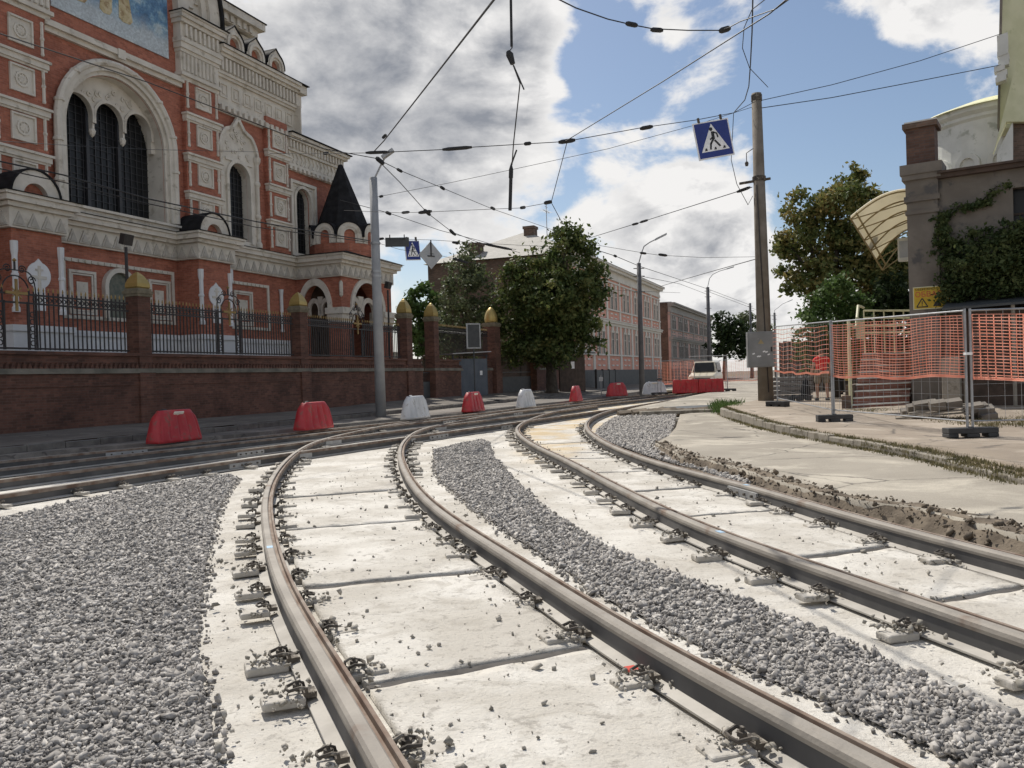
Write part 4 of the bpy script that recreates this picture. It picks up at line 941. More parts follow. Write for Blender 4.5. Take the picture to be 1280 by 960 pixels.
for sx in (-1.3,1.3):
    mb.lathe([(.16,8.2),(.16,8.4),(.1,8.5),(.1,9.6),(.15,9.68),(.15,9.78),(.1,9.86),(.1,11.2),(.15,11.3),(.15,11.4),(.1,11.5),(.1,12.3),(.18,12.45),(.2,12.65)],(c+sx,-.2,0),8)
mb.cb(c-.95,c+.95,.14,.22,12.12,12.24)
cpart('window_surround',mb,Ww)
mb=MB()
for k in range(26):
    x=c+random.uniform(-.8,.8); z=random.uniform(12.4,13.7)
    if abs(x-c)<(14.1-z)*.75: mb.arch(x,z,.05,.1,.14,.19,n=8,a0=random.uniform(0,90),a1=random.uniform(250,330))
cpart('window_carving',mb,Ww)
mb=MB(); c=17.45; mb.holes([(c-1.15,8.2),(c+1.15,8.2),(c+1.15,12.25),(c-1.15,12.25)],[arched(c,.67,8.4,11.25,14)],.08,.1); frame(mb,c-1.15,c+1.15,8.2,12.25,.16,.08,.2); mb.arch(c,11.25,.67,.82,.08,.17,leg=8.3,n=14); frame(mb,c-.92,c+.92,8.2,12.0,.07,.08,.13); cpart('wing_window_surround',mb,Ww)
# ---- porch with tent roof
mb=MB(); pa,pb,pe=16.65,21.8,2.85
mb.holes([(pa,.3),(pb,.3),(pb,7.4),(pa,7.4)],[[(17.7,.8),(20.75,.8)]+[(19.22+1.52*math.cos(R_(a)),5.3+1.52*math.sin(R_(a))) for a in range(0,181,10)]],pe,.8)
frl=lambda u,o,z:(pa-o,-u,z)
mb.holes([(0,.3),(pe,.3),(pe,7.4),(0,7.4)],[[(.45,.8),(2.05,.8)]+[(1.25+.8*math.cos(R_(a)),5.3+1.4*math.sin(R_(a))) for a in range(0,181,10)]],0,.6,frl)
mb.box(pb-.01,pb,-pe,0,.3,7.4); mb.cb(pa+.01,pb-.02,.05,pe-.9,7.2,7.3)
cpart('porch_wall',mb,Wb)
mb=MB(); mb.cb(pa+.1,pb-.1,-.02,.03,.4,7.2); mb.cb(18.6,20.2,.03,.1,.6,4.2); cpart('porch_door',mb,M['darkwood'])
mb=MB().mk(); mb.arch(19.22,5.3,1.5,1.78,pe,pe+.1,leg=5.2,n=18); mb.arch(1.25,5.3,.8,1.05,0,.1,leg=5.2,n=18,fr=frl,rz=1.55)
mb.mk()
for x in (-.78,.78): mb.arch(19.22+x,5.3,.52,.78,pe-.55,pe-.4,leg=5.0,n=12); 
mb.prism([(18.95,6.1),(19.5,6.1),(19.3,5.1),(19.22,4.9),(19.14,5.1)],pe-.55,pe-.42)
mb.mk()
for x in (-.4,.4): mb.arch(1.25+x,5.3,.26,.42,-.55,-.4,leg=5.0,n=10,fr=frl,rz=1.5)
mb.prism([(1.1,6.),(1.4,6.),(1.3,5.),(1.25,4.85),(1.2,5.)],-.52,-.4,frl)
mb.mk()
for z0,z1,e in ((4.72,5.0,.1),(5.0,5.32,.2),(4.55,4.72,.04)): mb.cb(pa-e,17.72+e*.4,2.03-e*.4,pe+e,z0,z1); mb.cb(20.73,pb+e,2.03,pe+e,z0,z1)
mb.cb(pa-.08,17.75,2.0,pe+.08,.3,1.9); mb.cb(20.7,pb+.08,2.0,pe+.08,.3,1.9)
mb.lathe([(.02,5.85),(.1,5.95),(.1,6.6),(.05,6.7)],(pa,-pe,0),6)
cpart('porch_arch',mb,Ww)
mb=MB(); z2=MB()
for z0,z1,e in ((6.93,7.6,.12),(7.6,7.76,.28),(7.76,7.98,.45),(7.98,8.08,.52)): mb.cb(pa-e,pb+e,0,pe+e,z0,z1)
zig(z2,pa-.05,pb+.05,pe+.12,6.99); zig(z2,.1,pe+.1,.12,6.99,frl)
cpart('porch_cornice',mb,Ww); cpart('porch_frieze',z2,bpy.data.materials['darker_stucco_relief'])
mb=MB(); e=.62; cx,cy=(pa+pb)/2,-pe/2
mb.add([(pa-e,-pe-e,8.09),(pb+e,-pe-e,8.09),(pb+e,.1,8.09),(pa-e,.1,8.09),(pa+.9,-pe+.2,8.4),(pb-.9,-pe+.2,8.4),(pb-.9,.1,8.4),(pa+.9,.1,8.4)],[(0,1,5,4),(1,2,6,5),(2,3,7,6),(3,0,4,7),(4,5,6,7),(3,2,1,0)])
tc=(19.2,-1.4,0)
mb.lathe([(1.72,9.55),(1.6,9.75),(1.42,10.05),(1.3,10.4),(.12,13.45),(.02,13.5)],tc,8,phase=math.pi/8); cpart('tent_roof',mb,M['blackroof'])
mb=MB().lathe([(1.85,8.2),(1.85,8.85),(1.78,8.86)],tc,16); cpart('tent_drum',mb,Wb)
mb=MB(); kb=MB(); kr=MB()
for k in range(8):
    a=k*math.pi/4+math.pi/8+math.pi/8; ca,sa=math.cos(a),math.sin(a)
    fr=(lambda ca,sa:(lambda u,o,z:(tc[0]+ca*(1.62+o)-sa*u,tc[1]+sa*(1.62+o)+ca*u,z)))(ca,sa)
    mb.mk();kb.mk();kr.mk(); mb.arch(0,9.3,.3,.68,0,.16,leg=8.86,n=14,fr=fr); kb.prism([(-.32,8.87),(.32,8.87)]+arcpts(0,9.3,.32,0,180,10),.0,.06,fr); kr.arch(0,9.3,.66,.74,-.5,.2,leg=9.2,n=12,fr=fr); mb.arch(0,9.3,.42,.5,.16,.2,leg=8.9,n=12,fr=fr)
cpart('tent_kokoshnik',mb,Ww); cpart('tent_kokoshnik_field',kb,Wb); cpart('tent_kokoshnik_roof',kr,M['blackroof'])
t=thing('air_conditioner','white air conditioner box on the church wall beside the right buttress','air conditioner',FA0+UN*6+UX*10.85-UN*.3+np.array([0,0,6.25]),STREET)
MB().box(-.42,.42,-.16,.16,0,.62).build('casing',M['whiteplastic'],t,bevel=.02); MB().lathe([(.25,0),(.25,.02)],(0,0,0),18).build('fan_grille',M['greydark'],t).matrix_local=Matrix.Translation((-.1,-.165,.31))@Matrix.Rotation(R_(90),4,'X')
# ================================================================ HOUSES ALONG THE STREET
def street_house(s0,L,depth,zt,label,wallm,trim,roofm,bays,plinth,ridge=None,side=None):
    t=thing('town_house',label,'house',SD(s0,0),STREET); mb=MB()
    mb.box(0,L,0.0,.3,-.6,zt-1.2); mb.box(L-.3,L,.3,depth,-.6,zt-1.2); mb.build('street_wall',wallm,t)
    MB().box(0,.3,.3,depth,-.6,zt-.02).box(.3,L,depth-.3,depth,-.6,zt-1.).build('side_wall',side or M['brick_old'],t)
    MB().cb(-.06,L+.06,0,.12,-.6,plinth).build('plinth',M['greydark'],t)
    mb=MB()
    for z0,z1,o in ((zt-1.25,zt-.95,.16),(zt-.95,zt-.45,.1),(zt-.45,zt-.2,.5),(zt-.2,zt,.7),(zt-1.6,zt-1.45,.12)): mb.box(-.02-o*.3,L+o*.5,-o,.25,z0,z1)
    zm=plinth+(zt-plinth)*.46
    for z0,z1,o in ((zm-.35,zm-.1,.14),(zm-.1,zm+.12,.32),(zm+.12,zm+.22,.4),(zm+1.15,zm+1.3,.14),(plinth+1.35,plinth+1.5,.14)): mb.box(-.04,L+.04+o*.3,-o,.2,z0,z1)
    mb.build('cornice',trim,t)
    mb=MB(); rp=MB(); bw=L/bays
    for k in range(bays+1):
        x=min(max(k*bw,.35),L-.35); w=.32
        if k%2==0 or trim is M['trim']:
            mb.mk().cb(x-w,x+w,0,.1,plinth,zm-.35); mb.mk().cb(x-w+.05,x+w-.05,0,.1,zm+.22,zt-1.25)
    for k in range(bays):
        for q in range(2):
            x=k*bw+bw*(.34 if q==0 else .66)
            rp.cb(x-.42,x+.42,0,.07,plinth+.35,plinth+.5).cb(x-.42,x+.42,0,.07,plinth+.9,plinth+1.05).cb(x-.42,x+.42,0,.07,zm+.4,zm+.52).cb(x-.42,x+.42,0,.07,zm+.8,zm+.95)
    mb.build('pilaster',trim,t); rp.build('relief_panels',trim,t)
    for lev,(z0,z1) in enumerate(((plinth+1.5,zm-1.0),(zm+1.3,zt-2.3))):
        for k in range(bays):
            for q in range(2):
                x=k*bw+bw*(.34 if q==0 else .66); 
                w=MB().cb(x-.36,x+.36,.02,.05,z0,z1).build('window',M['glass'],t)
                fm=MB(); fm.cb(x-.5,x-.36,0,.12,z0,z1).cb(x+.36,x+.5,0,.12,z0,z1).cb(x-.56,x+.56,0,.14,z1,z1+.2).cb(x-.3,x+.3,0,.16,z1+.2,z1+.62); fm.cb(x-.02,x+.02,.05,.08,z0,z1).cb(x-.36,x+.36,.05,.08,z0+(z1-z0)*.68,z0+(z1-z0)*.72)
                fm.build('frame',trim,w)
    r=MB(); zr=zt+(ridge or 1.2); e=.75 if side is None else .2
    if ridge: r.add([(-.3,-e,zt+.02),(L+.4,-e,zt+.02),(L+.4,depth+.3,zt+.02),(-.3,depth+.3,zt+.02),(depth*.5,depth*.5,zr),(L-depth*.42,depth*.5,zr)],[(0,1,5,4),(1,2,5),(2,3,4,5),(3,0,4),(3,2,1,0)])
    else: r.box(-.1,L+.3,-e,depth,zt+.01,zt+.1)
    ro=r.build('roof',roofm,t); return t,ro
t,ro=street_house(47.5,34.5,14.,11.9,'salmon two storey town house with pale trim and pale hipped roof behind the big tree',M['pink'],M['trim'],M['roofpale'],7,1.85,3.4)
c=MB()
for x,y,h in ((6.2,6.2,15.6),(1.6,9.8,13.7)): c.mk().box(x-.5,x+.5,y-.5,y+.5,12.2,h).box(x-.58,x+.58,y-.58,y+.58,h-.25,h)
c.build('chimney',M['brick_old'],ro)
a=MB(); q=at(683,300,78); 
t2=thing('tv_antenna','thin television antenna on the pale roof behind the big tree','antenna',at(684,300,75.8),STREET)
MB().tube([(0,0,-1.5),(0,0,3.4)],.035,5).build('mast',M['galv'],t2); mb=MB(); mb.tube([(-.9,0,2.6),(.9,0,2.6)],.025,4)
for x in (-.8,-.4,0,.4,.8): mb.tube([(x,-.3,2.6),(x,.3,2.6)],.018,4)
for z in (3.0,3.3): mb.tube([(-.35,0,z),(.35,0,z)],.02,4)
mb.build('aerial_rods',M['galv'],t2)
street_house(88.8,36,12,10.6,'faded pink two storey house with a bare brick end wall farther down the street',M['pinkpale'],mat('sooty_stucco',(.30,.29,.27),(.36,.35,.32),2,.9),M['signgrey'],8,1.9,None,M['brick_old'])
# site hoarding and kiosk roofs in front of the houses
p=SD(47.3,2.2); t=thing('hoarding','low dark grey hoarding at the foot of the salmon town house','fence',p,STREET); mb=MB(); mb.box(-2,4,-.05,.05,0,1.75); mb.build('panel',M['greydark'],t); mb=MB()
for k in range(4): mb.mk().box(-2.02+k*2,-1.95+k*2,-.09,.09,0,1.85)
mb.build('post',M['iron'],t)
q=at(716,470,60); t=thing('garden_gate','dark wooden gate with a small canopy right of the big tree trunk','gate',(q[0],q[1],.2),STREET-.4); MB().box(-1.4,1.4,0,.1,0,2.7).build('gate_leaf',M['darkwood'],t); MB().add([(-1.8,-.7,2.75),(1.8,-.7,2.75),(1.8,.5,3.15),(-1.8,.5,3.15),(-1.8,-.7,2.85),(1.8,-.7,2.85),(1.8,.5,3.25),(-1.8,.5,3.25)],[(0,3,2,1),(4,5,6,7),(0,1,5,4),(1,2,6,5),(2,3,7,6),(3,0,4,7)]).build('canopy',M['greydark'],t); MB().box(-.2,.2,-.02,0,1.7,2.2).build('notice',M['signwhite'],t)
# ================================================================ OLD GREY BUILDING ON THE RIGHT
K=np.array([11.31,23.52,0.]); BA=math.atan2(-.56,.83)
bt=thing('stucco_house','weathered grey stucco building with a brick chimney on its corner and ivy on its front','building',K,BA)
mb=MB(); mb.holes([(.78,-.3),(9,-.3),(9,6.5),(.78,6.5)],[[(2.55,4.0),(3.6,4.0),(3.6,6.0),(2.55,6.0)]],0,.35); mb.box(0.02,.3,.7,9,-.3,6.4); mb.box(8.9,9,0,9,-.3,6.4); mb.build('wall',M['stucco'],bt)
MB().box(0,.78,-.12,.62,-.3,5.95).box(.78,9,-.1,0,-.3,1.05).build('corner_pier',M['stucco'],bt)
mb=MB().box(-.06,.84,-.18,.7,5.95,6.1).box(-.02,.8,-.14,.64,6.1,6.55).box(-.1,.88,-.22,.74,6.55,6.7).box(-.14,.92,-.26,.78,6.7,6.98).box(-.04,.82,-.16,.66,5.6,5.7); mb.build('pier_cornice',M['stucco'],bt)
mb=MB().box(.02,.74,-.1,.6,6.98,8.0); o=mb.build('chimney',brick('sooty_brick',(.11,.06,.045),(.15,.085,.06),(.1,.08,.07),dirt=.5),bt); MB().box(-.06,.82,-.18,.68,8.0,8.14).build('chimney_cap',M['brick_old'],o); MB().box(-.02,.8,-.1,.62,8.14,8.2).build('cap_mortar',M['whitewall'],o)
mb=MB().box(.78,9.2,-.2,.5,6.5,6.62).add([(.8,-.28,6.62),(9.2,-.28,6.62),(9.2,6,6.7),(.8,6,6.7),(.8,-.28,6.68),(9.2,-.28,6.68),(9.2,6,6.76),(.8,6,6.76)],[(0,3,2,1),(4,5,6,7),(0,1,5,4),(1,2,6,5),(2,3,7,6),(3,0,4,7)]); mb.build('roof_edge',M['darkwood'],bt)
o=MB().cb(2.55,3.6,-.32,-.28,4.,6.).build('window',M['glass'],bt); mb=MB().cb(3.05,3.1,-.3,-.24,4,6).cb(2.55,3.6,-.3,-.24,5.3,5.36); mb.build('frame',M['darkwood'],o)
# warning sign on the pier
t=thing('warning_sign','yellow warning sign with a triangle, half covered by ivy on the grey corner pier','sign',K,BA)
MB().cb(.1,1.05,.125,.14,2.93,3.56).build('board',M['signyellow'],t); mb=MB(); frame(mb,.1,1.05,2.93,3.56,.025,.14,.143); mb.build('border',M['creammetal'],t)
mb=MB(); tri=[(.19,3.0),(.47,3.0),(.33,3.24)]; 
for i in range(3): mb.bar((tri[i][0],-.143,tri[i][1]),(tri[(i+1)%3][0],-.143,tri[(i+1)%3][1]),.01,.028,up=(0,0,1))
mb.cb(.32,.34,.14,.146,3.07,3.16).cb(.32,.34,.14,.146,3.03,3.05); mb.build('warning_triangle',M['signblack'],t)
mb=MB().prism([(.6,3.0),(.8,3.0),(.8,3.06),(.72,3.18),(.66,3.12)],.14,.145); mb.build('rubble_pictogram',M['signblack'],t)
def text(s,size,parent,loc,m,name='lettering'):
    cu=bpy.data.curves.new(name,'FONT'); cu.body=s; cu.size=size; cu.extrude=.003; o=bpy.data.objects.new(name+'_tmp',cu); COL.objects.link(o)
    dg=bpy.context.evaluated_depsgraph_get(); me=bpy.data.meshes.new_from_object(o.evaluated_get(dg)); bpy.data.objects.remove(o); me.materials.clear()
    r=link(name,me,m,parent); r.matrix_local=Matrix.Translation(loc)@Matrix.Rotation(R_(90),4,'X'); return r
text('ОБВАЛ',.2,t,(.15,-.145,3.28),M['redmark']); text('ОБЕРЕЖНО!',.085,t,(.16,-.145,3.46),M['signblack'])
# canopy over the side stairs (surveyed corner points: near/far, outer/wall)
t=thing('entrance_canopy','arched cream polycarbonate canopy on the side wall of the grey building','canopy')
c_=[at(1063,271,23.6),at(1103,336,26.6),at(1139,243,23.7),at(1146,300,26.6)]
def cano(u,v,up=0.):     # u across (outer->wall), v along
    p=(c_[0]*(1-v)+c_[1]*v)*(1-u)+(c_[2]*(1-v)+c_[3]*v)*u; return p+np.array([0,0,.34*math.sin(math.pi*(u*.75+.05))-.05+up])
mb=MB(); n=14; vs=[cano(u,v) for v in (0,.8) for u in np.linspace(0,1,n)]+[cano(u,v,.02) for v in (0,.8) for u in np.linspace(0,1,n)]
mb.add(vs,[(i,i+1,n+i+1,n+i) for i in range(n-1)]+[(2*n+i,3*n+i,3*n+i+1,2*n+i+1) for i in range(n-1)]); mb.build('sheet',M['polycarb'],t,smooth=True)
mb=MB()
for v in (.02,.2,.4,.6,.79,1.): mb.tube([cano(u,v,-.03) for u in np.linspace(0,1,10)],.022,5); mb.tube([cano(0,v,-.05),cano(1,v,-.32)],.018,5)
for u in (0,.1,.97): mb.tube([cano(u,v,-.04) for v in (0,1.)],.026,5)
mb.build('ribs',M['rustframe'],t)
# second unit box
t=thing('meter_box','small pale box on the side wall under the canopy','box',at(1132,312,25.4),BA); MB().box(-.2,.2,-.15,.15,-.35,.35).build('casing',M['whitewall'],t,bevel=.015); MB().box(-.15,.15,-.165,-.15,-.25,.25).build('door',M['signgrey'],t)
# stairs
sx0,sx1=9.12,11.0; t=thing('brick_stairs','brick side stairs with white nosings beside the grey building','stairs',(9.12,22.36,.2))
SX=np.array([.94,.34,0]);SB=np.array([.5,.866,0]); SF=lambda x,y,z:SX*x+SB*y+np.array([0,0,z])
def sbox(m_,x0,x1,y0,y1,z0,z1): return m_.add([SF(*p) for p in ((x0,y0,z0),(x1,y0,z0),(x1,y1,z0),(x0,y1,z0),(x0,y0,z1),(x1,y0,z1),(x1,y1,z1),(x0,y1,z1))],[(0,3,2,1),(4,5,6,7),(0,1,5,4),(1,2,6,5),(2,3,7,6),(3,0,4,7)])
mb=MB(); nz=MB()
for k in range(9): sbox(mb,0,1.95,k*.3,(k+1)*.3+.02,0,.175*(k+1)-.03); sbox(nz,-.01,1.96,k*.3-.03,k*.3+.3,.175*(k+1)-.03,.175*(k+1)+.004)
sbox(mb,0,1.95,2.72,5,0,1.5); sbox(nz,-.01,1.96,2.7,5,1.5,1.53)
mb.build('steps',M['brick_step'],t); nz.build('nosing',M['whitewall'],t); sbox(sbox(MB(),-.32,-.02,-.12,.35,0,.42),-.28,-.02,.35,2.8,0,.7).build('side_kerb',M['brick_old'],t)
t2=thing('stair_railing','pale cream metal handrail along the left side of the brick stairs','railing',(9.12,22.36,.2))
mb=MB().tube([SF(-.05,.05,.1),SF(-.05,.05,2.42)],.045,6).tube([SF(-.05,.05,2.35),SF(-.05,1.2,2.3),SF(-.05,1.5,2.35),SF(-.05,2.0,2.95),SF(0,2.9,2.95)],.04,5); mb.build('handrail',M['creammetal'],t2)
sbox(MB(),-.06,-.02,1.5,2.9,2.0,2.6).build('side_panel',M['limegreen'],t2)
mb=MB()
for z in (2.2,2.42,2.64,2.86): mb.tube([SF(0,2.9,z),SF(1.9,2.9,z)],.03,4)
for k in range(6): mb.tube([SF(k*.38,2.9,1.5),SF(k*.38,2.9,2.86)],.022,4)
mb.build('grid_panel',M['creammetal'],t2)
# sheds beneath the ivy
t=thing('board_shed','dark board shed with a lean-to roof edge behind the orange netting','shed',K,BA); mb=MB().box(1.1,8,-1.0,-.2,-.2,2.75); mb.build('board_wall',M['darkwood'],t)
MB().add([(.95,-1.35,2.8),(8.2,-1.35,2.95),(8.2,-.1,3.2),(.95,-.1,3.05),(.95,-1.35,2.86),(8.2,-1.35,3.01),(8.2,-.1,3.26),(.95,-.1,3.11)],[(0,3,2,1),(4,5,6,7),(0,1,5,4),(1,2,6,5),(2,3,7,6),(3,0,4,7)]).build('roof',M['greydark'],t)
mb=MB()
for x in (1.45,2.55,3.2,4.4): mb.mk().tube([(x,-1.25,0.1),(x,-1.25,2.85)],.05,6); mb.box(x-.15,x+.15,-1.4,-1.1,.0,.28)
mb.build('post',M['kerb'],t)
t=thing('gate_post','stubby pale concrete post behind the netting left of the double fence posts','post',K+np.array([.83*.95+.56*-1.5*1,-.56*.95-.83*1.5,0])*1.,BA); MB().box(.0,.42,-.2,.2,-.1,1.55).build('shaft',M['kerb'],t,bevel=.03); MB().box(-.2,.6,-.35,.35,-.1,.32).build('base',M['kerb'],t,bevel=.05)
t=thing('plank_heap','grey rubble heap and tilted planks at the foot of the concrete post','rubble',G(1180,525,.2),BA); mb=MB()
for k in range(7): mb.bar((-.9+k*.12,-.3+.1*k,.05+.05*k),(.9-.05*k,.1+.06*k,.2+.06*(k%3)),.16,.03)
mb.build('planks',M['kerb'],t); mb=MB()
for k in range(14): mb.obox((random.uniform(-.8,.9),random.uniform(-.2,.6),random.uniform(.05,.35)),(.14,.05,.02),(-.04,.11,.03),(0,-.03,.08))
mb.build('blocks',M['stucco'],t)
# white church with green roof behind
t=thing('white_chapel','white limewashed apse and pale green roofed tower rising behind the grey building','church',at(1215,200,34),BA)
mb=MB().lathe([(3.1,-9),(3.1,1.4),(3.2,1.5),(3.2,1.62),(3.35,1.75),(3.35,1.95)],(1.1,2.2,0),40); mb.build('apse',M['whitewall'],t,smooth=False)
mb=MB()
for k in range(16):
    a=k/16*2*math.pi; ca,sa=math.cos(a),math.sin(a); fr=(lambda ca,sa:(lambda u,o,z:(1.1+ca*(3.05+o)-sa*u,2.2+sa*(3.05+o)+ca*u,z)))(ca,sa); mb.arch(0,-.35,.3,.5,0,.14,leg=-.9,n=10,fr=fr)
mb.build('apse_arcade',M['whitewall'],t)
MB().lathe([(3.5,1.93),(3.4,2.0),(2.,2.5),(.1,2.9)],(1.1,2.2,0),40).build('apse_roof',M['limegreen'],t)
g=at(1241,192,31)-at(1215,200,34)
def loc(px,py,Y):
    p=at(px,py,Y)-at(1215,200,34); c,s=math.cos(-BA),math.sin(-BA); return np.array([p[0]*c-p[1]*s,p[0]*s+p[1]*c,p[2]])
def slab(pts,th=.25,back=(0.,.83,0)):
    mb=MB(); P=[loc(*p) for p in pts]; n=len(P); b=np.array([0,th,0]); mb.add(P+[p+b for p in P],[tuple(range(n)),tuple(range(n,2*n))[::-1]]+[(i,(i+1)%n,(i+1)%n+n,i+n) for i in range(n)]); return mb
slab([(1253,-40,31.5),(1300,-40,31.5),(1300,160,31.5),(1247,160,31.5)],5).build('tower_wall',M['limegreen'],t)
slab([(1250.5,-40,31.3),(1253.5,-40,31.3),(1249,160,31.3),(1246.5,160,31.3)],.6).build('tower_corner',M['stucco'],t)
mb=MB()
for k in range(9): P=loc(1252.5+random.uniform(-3,3),48+6.5*k,31.1); mb.obox(P,(.17,0,.03),(0,.2,0),(0,0,.1))
mb.build('crumbled_brick',M['whitewall'],t)
slab([(1271,76,30.6),(1285,90,30.6),(1285,152,30.6),(1258,152,30.6),(1247,176,30.6),(1241,192,30.6),(1243,187,30.6)],.3).build('porch_roof',M['limegreen'],t)
slab([(1246,192,30.7),(1266,152,30.7),(1266,206,30.7),(1246,212,30.7)],.6).build('gable_wall',M['whitewall'],t)
slab([(1266,152,30.9),(1300,150,30.9),(1300,204,30.9),(1266,207,30.9)],.5).build('brick_wall',M['brick_old'],t)
def gp0(px,Y,z): p=at(px,470,Y); return np.array([p[0],p[1],z])
# ================================================================ FOLIAGE
def leaves(name,blobs,n,size,m,parent,squash=.5):
    vol=np.array([b[3]*b[4]*b[5] for b in blobs])**.8; pick=rng.choice(len(blobs),n,p=vol/vol.sum()); B=np.array(blobs)[pick]
    d=rng.normal(size=(n,3)); d/=np.linalg.norm(d,axis=1)[:,None]; r=rng.uniform(.25,1.,n)**.45
    lump=1+.22*np.sin(d[:,0]*5+pick*2.1)*np.cos(d[:,1]*6-pick)+.16*np.sin(d[:,2]*9+d[:,0]*7+pick)
    P=B[:,:3]+d*B[:,3:6]*(r*lump)[:,None]
    # gather into sprays so that gaps open between them
    k=max(20,n//34); cen=P[rng.choice(n,k)]; 
    idx=rng.integers(0,k,n); spread=np.clip(B[:,3:6].mean(1)*.17,size*1.1,size*3.2)
    P=np.where((rng.uniform(size=n)<.86)[:,None],cen[idx]+rng.normal(size=(n,3))*spread[:,None]*[1,1,.6],P)
    nn=d+rng.normal(size=(n,3))*.8+[0,0,.5]; nn/=np.linalg.norm(nn,axis=1)[:,None]
    a=np.cross(nn,rng.normal(size=(n,3))); a/=np.linalg.norm(a,axis=1)[:,None]; b=np.cross(nn,a)
    s=size*rng.uniform(.55,1.3,n)[:,None]; V=np.stack([P-a*s*.9,P+b*s*squash+nn*s*.12,P+a*s*.9,P-b*s*squash+nn*s*.12],1).reshape(-1,3)
    return np_mesh(name,V,np.arange(4*n).reshape(-1,4),m,parent)
def tree(name,label,px,Y,zb,blobs,n,size,m,trunk_r=.2,group=None,cat='tree',bare=0.):
    base=at(px,470,Y); base=np.array([base[0],base[1],zb]); sc=Y/1040
    t=thing(name,label,cat,base,0,group); B=[]
    for (x,y,rx,ry) in blobs: p=at(x,y,Y)-base; B.append((p[0],p[1]+random.uniform(-.5,.5)*rx*sc,p[2],rx*sc,rx*sc*.9,ry*sc))
    top=np.mean([b[:3] for b in B],axis=0); mb=MB(); fork=np.array([top[0]*.25,top[1]*.2,max(.6,min(b[2]-b[5]*.5 for b in B))])
    mb.tube([(0,0,-.1),(.02,0,.3),fork*.55,fork,top*.85],[trunk_r*1.35,trunk_r,trunk_r*.85,trunk_r*.75,trunk_r*.25],9)
    for b in B: mb.tube([fork,(fork+np.array(b[:3]))/2+rng.normal(size=3)*.15,b[:3]],[trunk_r*.5,trunk_r*.3,trunk_r*.1],6)
    S=[]
    for b in B:
        for _ in range(3):
            d=rng.normal(size=3); d/=np.linalg.norm(d); d[2]=abs(d[2])*.8 if rng.uniform()<.7 else d[2]; f=rng.uniform(.28,.42); S.append((b[0]+d[0]*b[3]*.95,b[1]+d[1]*b[4]*.95,b[2]+d[2]*b[5]*.95,b[3]*f,b[4]*f,b[5]*f))
    mb.build('trunk',M['bark'],t,smooth=True); leaves('crown',B+S,n,size,M[m],t); return t
tree('chestnut_tree','big dark chestnut tree on the pavement before the salmon town house',689,56,.2,[(710,325,34,40),(700,372,44,34),(738,368,20,40),(643,350,20,28),(634,398,22,34),(690,412,54,32),(648,440,28,16),(712,291,13,14),(735,412,20,26),(664,362,26,36),(690,438,40,18),(680,345,24,28),(690,390,50,40)],24000,.19,'leaf',.42)
tree('willow_tree','grey green drooping tree left of the big chestnut, behind the fence',582,59,.4,[(585,330,20,26),(575,368,30,36),(604,380,24,40),(556,395,22,34),(590,420,36,30),(562,425,22,24)],5200,.17,'leafpale',.22)
tree('leafy_tree','fresh green round tree showing between the church porch and the grey house',530,74,.4,[(530,378,22,20),(515,400,18,24),(545,402,18,26),(530,425,26,24)],4200,.24,'leafgreen',.22)
tree('leafy_shrub','sunlit yellow green shrub beside the thick gate pillar',650,60,.4,[(652,415,12,16),(640,440,12,14),(668,435,12,16)],1500,.16,'leafgreen',.08,cat='shrub')
tree('street_tree','dark round tree at the far end of the street left of the big pole',905,112,.2,[(905,408,17,18),(920,415,16,18),(897,430,14,20),(925,435,18,16)],3600,.3,'leafdark',.3)
tree('street_tree','smaller pale topped tree behind the far street poles',940,128,.2,[(935,402,14,14),(950,412,14,14),(940,428,18,18)],2400,.3,'leafpale',.3)
tree('browning_tree','tall browning chestnut tree left of the grey stucco building',1052,37,.2,[(1066,232,20,22),(1042,258,34,26),(1000,262,24,24),(1088,262,18,30),(985,300,16,18),(1022,300,42,30),(1070,310,40,36),(1000,345,26,20),(1040,350,44,34),(1098,345,34,36),(1120,330,24,40),(1100,385,40,20)],20000,.135,'leafbrown',.35)
tree('leafy_shrub','bright green bush behind the netting at the foot of the browning tree',1046,30.5,.2,[(1045,365,24,20),(1022,382,18,18),(1066,382,20,20),(1045,395,40,14),(1030,420,34,24),(1060,425,30,24),(1010,430,20,20),(1045,445,40,20)],8500,.1,'leafgreen',.1,cat='shrub')
t=thing('ivy','dark ivy mass climbing the front of the grey stucco building','climbing plant',K,BA)
B=[(1.35,-.45,3.9,.55,.35,.75),(2.0,-.5,4.0,.7,.4,.75),(2.8,-.5,4.1,.7,.4,.7),(3.6,-.5,4.2,.8,.4,.75),(1.0,-.25,4.6,.28,.2,.5),(1.1,-.35,3.2,.4,.3,.5),(4.6,-.5,4.2,.8,.4,.8),(2.4,-.5,3.4,1.4,.3,.35),(1.5,-.3,4.7,.6,.2,.3),(2.5,-.35,4.75,.5,.2,.3),(3.4,-.4,4.9,.7,.25,.3)]
leaves('foliage',B,14000,.07,M['ivy'],t)
B=[(.86,-.16,5.3,.16,.1,.3),(1.0,-.13,5.5,.2,.08,.12),(1.25,-.12,5.72,.14,.07,.1),(1.55,-.12,5.6,.2,.07,.1),(1.85,-.12,5.66,.2,.07,.1),(2.1,-.12,5.9,.16,.07,.14),(2.3,-.12,6.05,.2,.07,.12),(.9,-.2,5.0,.16,.1,.3),(.7,-.2,4.7,.12,.06,.3)]
leaves('climbing_shoot',B,1500,.06,M['ivy'],t); MB().tube([(1.1,-.1,0),(1.0,-.08,2.5),(.9,-.06,5.2),(1.3,-.05,5.7),(1.6,-.05,5.55),(2.2,-.05,6.1)],[.05,.04,.025,.02,.015,.01],6).build('stem',M['bark'],t)
